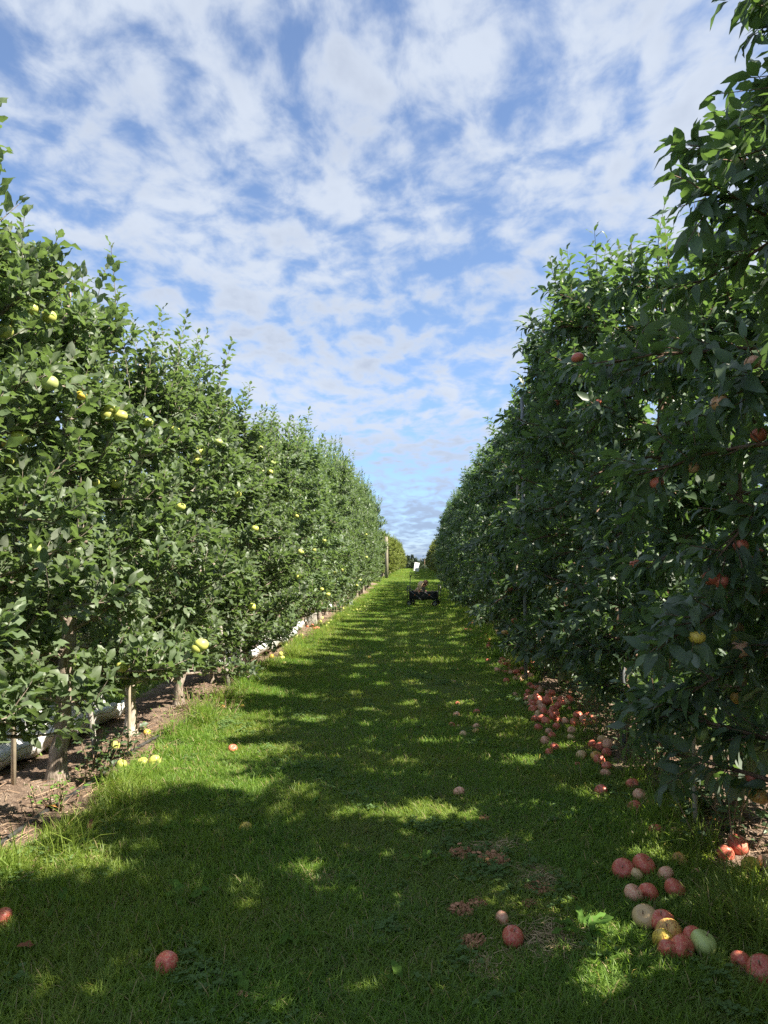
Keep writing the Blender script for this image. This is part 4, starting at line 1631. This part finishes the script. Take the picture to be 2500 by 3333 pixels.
# black drip pipe on the soil at left
g = Geo()
pts = []
for px, py in ((-160, 2860), (0, 2757), (148, 2660), (236, 2598), (330, 2530), (422, 2462), (520, 2400), (608, 2352), (700, 2290), (810, 2215)):
    p = ground(px, py)
    pts.append((p.x, p.y, float(terrain(p.x, p.y)) + .024))
pts = np.array(pts)
tt = np.linspace(0, len(pts) - 1, 60)
P = np.stack([np.interp(tt, np.arange(len(pts)), pts[:, i]) for i in range(3)], -1)
P = np.stack([np.convolve(np.pad(P[:, i], 3, 'edge'), np.ones(7) / 7, 'valid') for i in range(3)], -1)
P[:, 0] += .012 * np.sin(tt * 2.2)
g.tube(P, .0135, 8)
tag(g.obj('drip_pipe', M['black_pipe']), 'black irrigation pipe lying on the bare soil along the left row', 'pipe')

# post at the head of the far left block
p = ground(1262, 1874)
g = Geo()
g.tube([(0, 0, -.1), (0, 0, 1.2), (-.02, 0, 2.75)], [.115, .11, .105], 12)
o = g.obj('end_post', M['post_wood'])
o.location = (-2.02, 46.2, float(terrain(-2.02, 46.2)))
tag(o, 'thick round wooden end post before the far left trees', 'post')
g = Geo()
g.tube([(-.0, 0, 2.4), (-.25, .2, 1.2), (-.5, .4, 0)], .012, 5)
g.obj('guy_wire', M['steel'], o)

# white sign leaning at the end of the grass
Y = 58.0
d = ray(1353, 1862)
x_ = d.x / d.y * Y
z_ = float(terrain(x_, Y))
o = tag(link('sign', None, None, (x_, Y, z_), (0, R(9), R(32))), 'blank white sign board tilted to the right, above the wagon handle', 'sign')
g = Geo()
g.box((0, 0, .66), (.48, .02, .70))
g.obj('board', M['white_board'], o, False)
g = Geo()
g.box((0, .03, .30), (.045, .035, .62))
g.obj('stake', M['grey_wood'], o, False)

# ------------------------------------------------------------------ weeds, suckers, dead leaves
def rosette(px, py, n, L0, label, kind='weed_plant', up=.75, mat='leaf_weed', wid=.62):
    p = ground(px, py)
    rg2 = np.random.RandomState(int(px * 3 + py))
    t = tag(link(kind, None, None, (p.x, p.y, float(terrain(p.x, p.y)) + .02)), label, 'weed', 'broad-leaved weeds on the ground')
    for i in range(n):
        a = i * 2.4 + rg2.normal(0, .3)
        u = rg2.uniform(.1, up)
        s = L0 * rg2.uniform(.7, 1.15)
        D = np.array([[math.cos(a), math.sin(a), u]])
        N = np.array([[-math.cos(a) * u, -math.sin(a) * u, 1.0]]) + rg2.normal(0, .15, (1, 3))
        X, D, Z = frames(D, N)
        o = bpy.data.objects.new('leaf', single_leaf_mesh_w(int(rg2.randint(0, NSH)), mat))
        COL.objects.link(o)
        o.parent = t
        mt = Matrix.Identity(4)
        for r_ in range(3):
            mt[r_][0] = X[0][r_] * s * wid; mt[r_][1] = D[0][r_] * s; mt[r_][2] = Z[0][r_] * s
            mt[r_][3] = D[0][r_] * .01
        o.matrix_local = mt
    return t


WL = {}


def single_leaf_mesh_w(k, mat):
    if (k, mat) not in WL:
        V, F3, F4, lx = SHAPES[('left', 0)][k]
        WL[(k, mat)] = mesh_np('leaf', V, [F3, F4], [M[mat]], True, {'lx': lx, 'rnd': np.full(len(V), .3 + .05 * k)})
    return WL[(k, mat)]


for a in [(1898, 3050, 11, .105, 'broad dandelion-like weed in the dark grass below the right apples'),
          (600, 2950, 7, .12, 'broad weed leaves lit by the bright patch at the lower left'),
          (960, 3075, 8, .09, 'low broad-leaved weed near the bottom centre'),
          (200, 2975, 12, .10, 'leafy weed clump at the lower left edge of the grass'),
          (590, 2715, 9, .09, 'weed clump left of the bruised yellow apple'),
          (1380, 2825, 5, .08, 'small upright weed in the middle of the grass'),
          (1885, 2905, 5, .09, 'thin upright weed right of the straw patch'),
          (800, 3290, 6, .10, 'weed with narrow leaves at the bottom edge'),
          (1010, 2640, 4, .07, 'single plantain leaf in the shaded middle grass'),
          (1320, 3230, 5, .09, 'faint broad weed near the bottom right of centre'),
          (500, 3060, 5, .07, 'little weed above and left of the salmon-red apple'),
          (1205, 2330, 5, .08, 'small pale weed in the middle distance of the alley')]:
    rosette(*a)


def sprout(px, py, h, nst, label, mat='leaf_right', kind='left', L0=.065, name='sucker_shoot', spread=.10, gnd=None):
    p = ground(px, py)
    rg2 = np.random.RandomState(int(px + py * 5))
    t = tag(link(name, None, None, (p.x, p.y, float(terrain(p.x, p.y)))), label, 'plant', 'young plants under the trees')
    pos, dr, nm, ln = [], [], [], []
    g = Geo()
    for s in range(nst):
        a = rg2.rand() * 6.28
        b = np.array([math.cos(a), math.sin(a), 0]) * spread * rg2.rand()
        d_ = unit(np.array([b[0] * 2.5 + rg2.normal(0, .12), b[1] * 2.5 + rg2.normal(0, .12), 1]))
        H = h * rg2.uniform(.6, 1.05)
        pts = [b]
        for _ in range(4):
            d_ = unit(d_ + rg2.normal(0, .08, 3))
            pts.append(pts[-1] + d_ * H / 4)
        pts = np.array(pts)
        g.tube(pts, np.linspace(.0045, .002, 5), 4, False)
        nl = int(H / .028)
        ang = rg2.rand() * 6
        for k in range(nl):
            f = (k + .8) / nl * 3.99
            i = int(f)
            q = pts[i] + (pts[min(i + 1, 4)] - pts[i]) * (f - i)
            ang += 2.4
            r_ = np.array([math.cos(ang), math.sin(ang), .35])
            pos.append(q); dr.append(unit(r_ + rg2.normal(0, .15, 3))); nm.append(unit(np.array([0, 0, 1]) + rg2.normal(0, .3, 3))); ln.append(L0 * rg2.uniform(.7, 1.2))
    N = len(pos)
    L = dict(pos=np.array(pos), dir=np.array(dr), nrm=np.array(nm), len=np.array(ln), shp=rg2.randint(0, NSH, N), rnd=rg2.uniform(.3, 1, N))
    o = link('foliage', leaves_mesh('foliage', L, kind, 0, M[mat]), t)
    o['kind'] = 'stuff'
    g.obj('stem', M['twig'], t)['kind'] = 'stuff'


for a in [(2240, 2660, .46, 5, 'leafy sucker shoots beside the grey pole at the lower right'),
          (2285, 2625, .40, 3, 'shorter sucker shoots left of the smooth trunk foot'),
          (2370, 2640, .30, 3, 'sunlit shoots right of the smooth trunk foot'),
          (1975, 2400, .50, 7, 'dark shoots behind the shaded apple pile'),
          (2050, 2470, .50, 8, 'bushy shoots at the foot of the grey pole'),
          (2130, 2520, .48, 8, 'bushy dark shoots between the two grey poles'),
          (1890, 2330, .45, 6, 'shoots over the middle of the heap at right'),
          (1840, 2260, .42, 6, 'bright shoots behind the upper shaded heap'),
          (1760, 2200, .35, 5, 'small leafy shoots right of the sunlit heap'),
          (2170, 2590, .35, 5, 'short shoots before the bushy dark ones')]:
    sprout(*a)
for k_ in range(26):
    y_ = 3.6 + 10.5 * (k_ / 26) ** 1.2
    x_ = 1.72 + random.uniform(-.22, .25)
    P1 = np.array([[x_, y_, float(terrain(x_, y_))]])
    px, py, _q = project(P1)
    sprout(float(px[0]), float(py[0]), random.uniform(.3, .5), random.choice((5, 6, 8)), 'low leafy shoots in the shade under the right tree row', spread=.18, L0=.06)
for a in [(400, 2470, .25, 4, 'young dark leaved shoots left of the three yellow apples'),
          (310, 2510, .30, 6, 'low leafy shoots right of the nearest trunk'),
          (340, 2475, .28, 5, 'low leafy shoots below the leaning grey stake')]:
    sprout(*a, mat='leaf_right')
for k_ in range(16):
    y_ = 4.2 + 13 * (k_ / 16) ** 1.2
    x_ = -2.2 + random.uniform(-.25, .2)
    px, py, _q = project(np.array([[x_, y_, float(terrain(x_, y_))]]))
    sprout(float(px[0]), float(py[0]), random.uniform(.10, .22), random.choice((6, 9, 12)), 'low green weed tuft on the bare soil of the left row', mat='leaf_weed', kind='plain', L0=.04, name='weed_plant', spread=.16)
for a in [(640, 2310, .22, 22, 'bright green ferny weed at the left soil edge'),
          (700, 2325, .18, 14, 'ferny weed right of the brightest one'),
          (815, 2165, .18, 9, 'small leafy weed between two left trunks'),
          (845, 2190, .16, 7, 'low weed in front of the second sheet'),
          (985, 2085, .20, 6, 'weed with small leaves before the grey stakes')]:
    sprout(*a, mat='leaf_weed', kind='plain', L0=.032, name='weed_plant', spread=.22)

LEAFM = {}
for px, py, mt, s, rot, lab in [(289, 2735, 'dead_leaf', .06, (1.1, .2, .4), 'curled rust-brown leaf standing in the grass at left'),
                                (188, 2655, 'dead_leaf_orange', .085, (.2, .1, 1.2), 'red and orange leaf beside the black pipe'),
                                (128, 3120, 'dead_leaf', .07, (.3, .2, 2.2), 'dark dead leaf at the lower left of the grass'),
                                (130, 2705, 'straw', .07, (.1, 0, .3), 'pale dry leaf below the black pipe'),
                                (2345, 2705, 'dead_leaf_orange', .07, (.2, .1, .9), 'yellow leaf on the bare soil at the lower right')]:
    V, F3, F4, lx = SHAPES[('left', 0)][len(LEAFM)]
    LEAFM[px] = me = mesh_np('fallen_leaf', V, [F3, F4], [M[mt]], True)
    p = ground(px, py)
    o = link('fallen_leaf', me, None, (p.x, p.y, float(terrain(p.x, p.y)) + .045), rot, (s * 1.2, s, s))
    tag(o, lab, 'leaf', 'fallen leaves on the ground')

# ------------------------------------------------------------------ wagon with two children
wp = ground(1380, 1974)
WG = tag(link('wagon', None, None, (wp.x, wp.y, float(terrain(wp.x, wp.y)) + .028), (0, 0, R(-9))), 'black folding cloth wagon with two children in it', 'wagon')
Lw, Dw = .98, .50
xl, xr = -Lw / 2, Lw / 2
zb, zt_ = .20, .47
V = []
for (x, y) in ((xl + .04, -Dw / 2), (xr - .04, -Dw / 2), (xr - .04, Dw / 2), (xl + .04, Dw / 2)):
    V += [(x, y, zb), (x, y, zt_)]
g = Geo()


def panel(p0, p1, p2, p3, sag=.02, nx=10, ny=5):
    p0, p1, p2, p3 = map(np.array, (p0, p1, p2, p3))
    VV = []
    nrm_ = unit(np.cross(p1 - p0, p3 - p0))
    for j in range(ny + 1):
        for i in range(nx + 1):
            u, v = i / nx, j / ny
            q = (p0 * (1 - u) + p1 * u) * (1 - v) + (p3 * (1 - u) + p2 * u) * v
            q = q + nrm_ * sag * math.sin(u * math.pi) * math.sin(v * math.pi) + nrm_ * .004 * math.sin(u * 15 + v * 4)
            if v > .99:
                q = q - np.array([0, 0, .018 * math.sin(u * math.pi)])
            VV.append(q)
    g.add(VV, np.array([[j * (nx + 1) + i, j * (nx + 1) + i + 1, (j + 1) * (nx + 1) + i + 1, (j + 1) * (nx + 1) + i] for j in range(ny) for i in range(nx)]))


a, b, c, d = (xl + .05, -Dw / 2, zb), (xr - .05, -Dw / 2, zb), (xr - .05, Dw / 2, zb), (xl + .05, Dw / 2, zb)
up = lambda q: (q[0], q[1], zt_)
panel(a, b, up(b), up(a), .02)
panel(b, c, up(c), up(b), .02)
panel(c, d, up(d), up(c), .02)
panel(d, a, up(a), up(d), .02)
panel(a, d, c, b, .015)
bk = g.obj('basket', M['black_fabric'], WG)
bk.modifiers.new('thickness', 'SOLIDIFY').thickness = .006


def part_tube(name, pts, r_, mat, sides=8, parent=None):
    g = Geo()
    g.tube(pts, r_, sides)
    return g.obj(name, mat, parent or WG)


for y in (-Dw / 2 - .015, Dw / 2 + .015):
    part_tube('corner_post', [(xl, y, .10), (xl, y, .60)], .012, M['black_metal'])
    part_tube('corner_post', [(xr, y, .10), (xr + .015, y, .64)], .012, M['black_metal'])
    part_tube('side_brace', [(xl + .02, y, .53), (0.0, y, .17)], .0075, M['steel'])
    part_tube('side_brace', [(xl + .02, y, .19), (-.03, y, .49)], .0075, M['black_metal'])
    part_tube('side_brace', [(-.03, y, .50), (xr - .02, y, .18)], .0075, M['steel'])
    part_tube('side_brace', [(0.0, y, .17), (xr - .02, y, .50)], .0075, M['black_metal'])
    for x in (xl + .24, xl + .70):
        g = Geo()
        g.ell((x, y - (.012 if y < 0 else -.012), .355), (.02, .01, .02), 10, 6)
        g.obj('rivet', M['orange_plastic'], WG)
part_tube('end_bar', [(xl, -Dw / 2 - .015, .60), (xl - .01, -.12, .615), (xl - .01, .12, .615), (xl, Dw / 2 + .015, .60)], .013, M['black_metal'])
part_tube('push_bar', [(xr + .015, -Dw / 2 - .015, .64), (xr - .02, -.12, .665), (xr - .02, .12, .665), (xr + .015, Dw / 2 + .015, .64)], .013, M['black_metal'])
part_tube('axle', [(xl + .06, -Dw / 2 - .02, .085), (xl + .06, Dw / 2 + .02, .085)], .012, M['black_metal'])
part_tube('axle', [(xr - .10, -Dw / 2 - .02, .085), (xr - .10, Dw / 2 + .02, .085)], .012, M['black_metal'])
part_tube('handle_shaft', [(xl + .04, -.02, .12), (xl + .02, -.02, .45), (xl + .06, -.02, .94)], .012, M['black_metal'])
part_tube('handle_grip', [(xl + .06, -.02, .93), (xl + .03, -.02, .99), (xl + .035, -.02, 1.05), (xl + .075, -.02, 1.065), (xl + .11, -.02, 1.045), (xl + .10, -.02, .98), (xl + .065, -.02, .93)], .013, M['black_metal'])
for x in (xl + .06, xr - .10):
    for y in (-Dw / 2 - .045, Dw / 2 + .045):
        g = Geo()
        th = np.linspace(0, 2 * math.pi, 25)
        g.tube(np.stack([.068 * np.cos(th), np.zeros(25), .068 * np.sin(th)], -1), .022, 8, False)
        tg = g.obj('wheel', M['tyre'], WG)
        tg.location = (x, y, .085)
        g = Geo()
        g.tube(np.stack([.046 * np.cos(th), np.zeros(25), .046 * np.sin(th)], -1), .010, 6, False)
        for k in range(5):
            a_ = k * 1.2566
            g.tube([(0, 0, 0), (.046 * math.cos(a_), 0, .046 * math.sin(a_))], .008, 5)
        g.ell((0, 0, 0), (.016, .026, .016), 10, 6)
        g.obj('rim', M['rim'], tg)
        part_tube('fork', [(x + .0, y * .93, .17), (x, y, .10)], .016, M['black_metal'])


def skin_body(name, joints, edges, mat, parent, sub=2):
    me = bpy.data.meshes.new(name)
    me.from_pydata([j[0] for j in joints], edges, [])
    o = link(name, me, parent)
    me.materials.append(mat)
    sk = o.modifiers.new('skin', 'SKIN')
    ld = me.skin_vertices[0].data
    for i, j in enumerate(joints):
        r_ = j[1] if isinstance(j[1], tuple) else (j[1], j[1])
        ld[i].radius = r_
        ld[i].use_root = (i == 0)
    s = o.modifiers.new('sub', 'SUBSURF')
    s.levels = s.render_levels = sub
    return o


def child(name, base, rz, label, hair, shirt, pants, long_hair, lean, scale=1.0):
    """a seated small child; local x = facing direction, z up, origin at the seat"""
    t = link(name, None, None, base, (0, 0, rz), (scale,) * 3)
    tag(t, label, 'child', 'children sitting in the wagon')
    s, c = math.sin(lean), math.cos(lean)

    def tr(h, f=0.0):
        return (f + h * s, h * c)
    ch = tr(.27)
    nk = tr(.345, .02)
    hd = (nk[0] + .07, nk[1] + .065)
    J = [((0, 0, .06), (.085, .095)), ((tr(.13)[0], 0, .06 + tr(.13)[1]), (.07, .085)), ((ch[0], 0, .06 + ch[1]), (.07, .095)), ((nk[0], 0, .06 + nk[1]), .035),
         ((hd[0] - .02, 0, .06 + hd[1]), .07), ((hd[0] + .02, 0, .06 + hd[1] + .05), .075)]
    E = [(0, 1), (1, 2), (2, 3), (3, 4), (4, 5)]
    for sy in (-1, 1):
        n0 = len(J)
        J += [((ch[0] + .01, sy * .11, .06 + ch[1] + .015), .034), ((ch[0] + .07, sy * .135, .06 + ch[1] - .12), .027), ((ch[0] + .19, sy * .06, .06 + ch[1] - .17), .021), ((ch[0] + .235, sy * .045, .06 + ch[1] - .165), (.022, .014))]
        E += [(2, n0), (n0, n0 + 1), (n0 + 1, n0 + 2), (n0 + 2, n0 + 3)]
        n0 = len(J)
        J += [((.04, sy * .07, .05), .060), ((.23, sy * .09, .16), .046), ((.33, sy * .085, .03), .034), ((.40, sy * .085, .01), (.03, .02))]
        E += [(0, n0), (n0, n0 + 1), (n0 + 1, n0 + 2), (n0 + 2, n0 + 3)]
    skin_body('body', J, E, M['skin'], t)
    SJ = [((0, 0, .07), (.094, .102)), ((tr(.13)[0], 0, .06 + tr(.13)[1]), (.080, .094)), ((ch[0], 0, .06 + ch[1]), (.079, .103)), ((nk[0] - .005, 0, .05 + nk[1]), .05)]
    SE = [(0, 1), (1, 2), (2, 3)]
    for sy in (-1, 1):
        n0 = len(SJ)
        SJ += [((ch[0] + .01, sy * .112, .06 + ch[1] + .015), .043), ((ch[0] + .04, sy * .125, .06 + ch[1] - .05), .037)]
        SE += [(2, n0), (n0, n0 + 1)]
    skin_body('shirt', SJ, SE, shirt, t)
    PJ = [((0, 0, .04), (.097, .105))]
    PE = []
    for sy in (-1, 1):
        n0 = len(PJ)
        PJ += [((.05, sy * .07, .055), .068), ((.15, sy * .082, .115), .058)]
        PE += [(0, n0), (n0, n0 + 1)]
    skin_body('shorts', PJ, PE, pants, t)
    hx, hz = hd[0] + .005, .06 + hd[1] + .035
    g = Geo()

    def cap(V):
        k = np.ones(len(V))
        front = (V[:, 0] > .35) & (V[:, 2] < .25)
        k = np.where(front, .72, 1.0)
        th_ = np.arctan2(V[:, 1], V[:, 0])
        k = k * (1 + .02 * np.sin(th_ * 13))
        return V * k[:, None]
    g.ell((hx - .012, 0, hz + .018), (.098, .090, .095), 20, 12, cap)
    if long_hair:
        for k in range(15):
            a_ = math.pi * (.45 + 1.1 * k / 14)
            x0, y0 = hx - .012 + .082 * math.cos(a_), .080 * math.sin(a_)
            dx = random.uniform(-.02, .02)
            g.tube([(x0 * .98, y0 * .8, hz + .06), (x0 - .012, y0 * 1.08, hz - .02), (x0 - .02 + dx, y0 * 1.12, hz - .11), (x0 - .01 + dx * 1.5, y0 * 1.1, hz - .185), (x0 + dx, y0, hz - .235)],
                   [.02, .028, .026, .020, .006], 6)
    g.obj('hair', hair, t)
    # face: nose, eyes, mouth
    fx = hx + .078
    for sy in (-1, 1):
        g = Geo()
        g.ell((fx, sy * .03, hz - .005), (.010, .012, .008), 8, 5)
        g.obj('eye', M['black_metal'], t)
        g = Geo()
        g.ell((hx - .005, sy * .083, hz - .01), (.014, .008, .02), 8, 5)
        g.obj('ear', M['skin'], t)
    g = Geo()
    g.ell((fx + .012, 0, hz - .028), (.014, .011, .012), 8, 5)
    g.obj('nose', M['skin'], t)
    g = Geo()
    g.ell((fx + .002, 0, hz - .055), (.008, .02, .005), 8, 5)
    g.obj('mouth', M['dead_leaf'], t)
    for sy in (-1, 1):      # fingers
        g = Geo()
        hx2, hy2, hz2 = ch[0] + .235, sy * .045, .06 + ch[1] - .165
        for q in range(4):
            o_ = (q - 1.5) * .009
            L_ = (.026, .032, .030, .022)[q]
            g.tube([(hx2, hy2 + o_, hz2), (hx2 + L_ * .6, hy2 + o_, hz2 + .002), (hx2 + L_, hy2 + o_ * .9, hz2 - .012)], [.0062, .0055, .004], 5)
        g.tube([(hx2 - .01, hy2 - sy * .018, hz2), (hx2 + .012, hy2 - sy * .026, hz2 + .006)], [.0065, .0048], 5)
        g.obj('hand', M['skin'], t)
    return t, (ch[0] + .26, .06 + ch[1] - .155)


def in_wagon(x, y, z):
    return WG.matrix_basis @ Vector((x, y, z))


t1, h1 = child('person', in_wagon(xl + .17, -.11, .235), R(-12), 'child with long blond hair bending forward in the wagon', M['hair_blond'], M['shirt_peach'], M['shorts_white'], True, .55, .98)
t2, h2 = child('person', in_wagon(xl + .28, .10, .26), R(-25), 'child with short brown hair leaning over beside the blond one', M['hair_brown'], M['shirt_grey'], M['jeans'], False, .60, 1.0)
g = Geo()
g.box((0, 0, 0), (.13, .07, .006), (0, -.6, 0))
o = g.obj('card', M['white_board'], None, False)
o.location = in_wagon(xl + .17 + h1[0] * .98 + .03, -.17, .235 + h1[1] + .01)
tag(o, 'small white card held by the blond child', 'card')
g = Geo()
th = np.linspace(0, math.pi, 14)
g.tube(np.stack([.045 * np.cos(th), np.zeros(14), .13 + .12 * np.sin(th)], -1), .012, 6)
g.tube(np.stack([.13 * np.cos(th * 2), .09 * np.sin(th * 2), np.full(14, .13)], -1), .012, 6)
g.ell((0, 0, .07), (.13, .09, .07), 16, 8, lambda V: np.stack([V[:, 0], V[:, 1], np.minimum(V[:, 2], .5)], -1))
o = g.obj('basket', M['wicker'])
o.location = in_wagon(xr - .22, 0.0, .24)
tag(o, 'small wicker basket with a hoop handle standing in the wagon', 'basket')
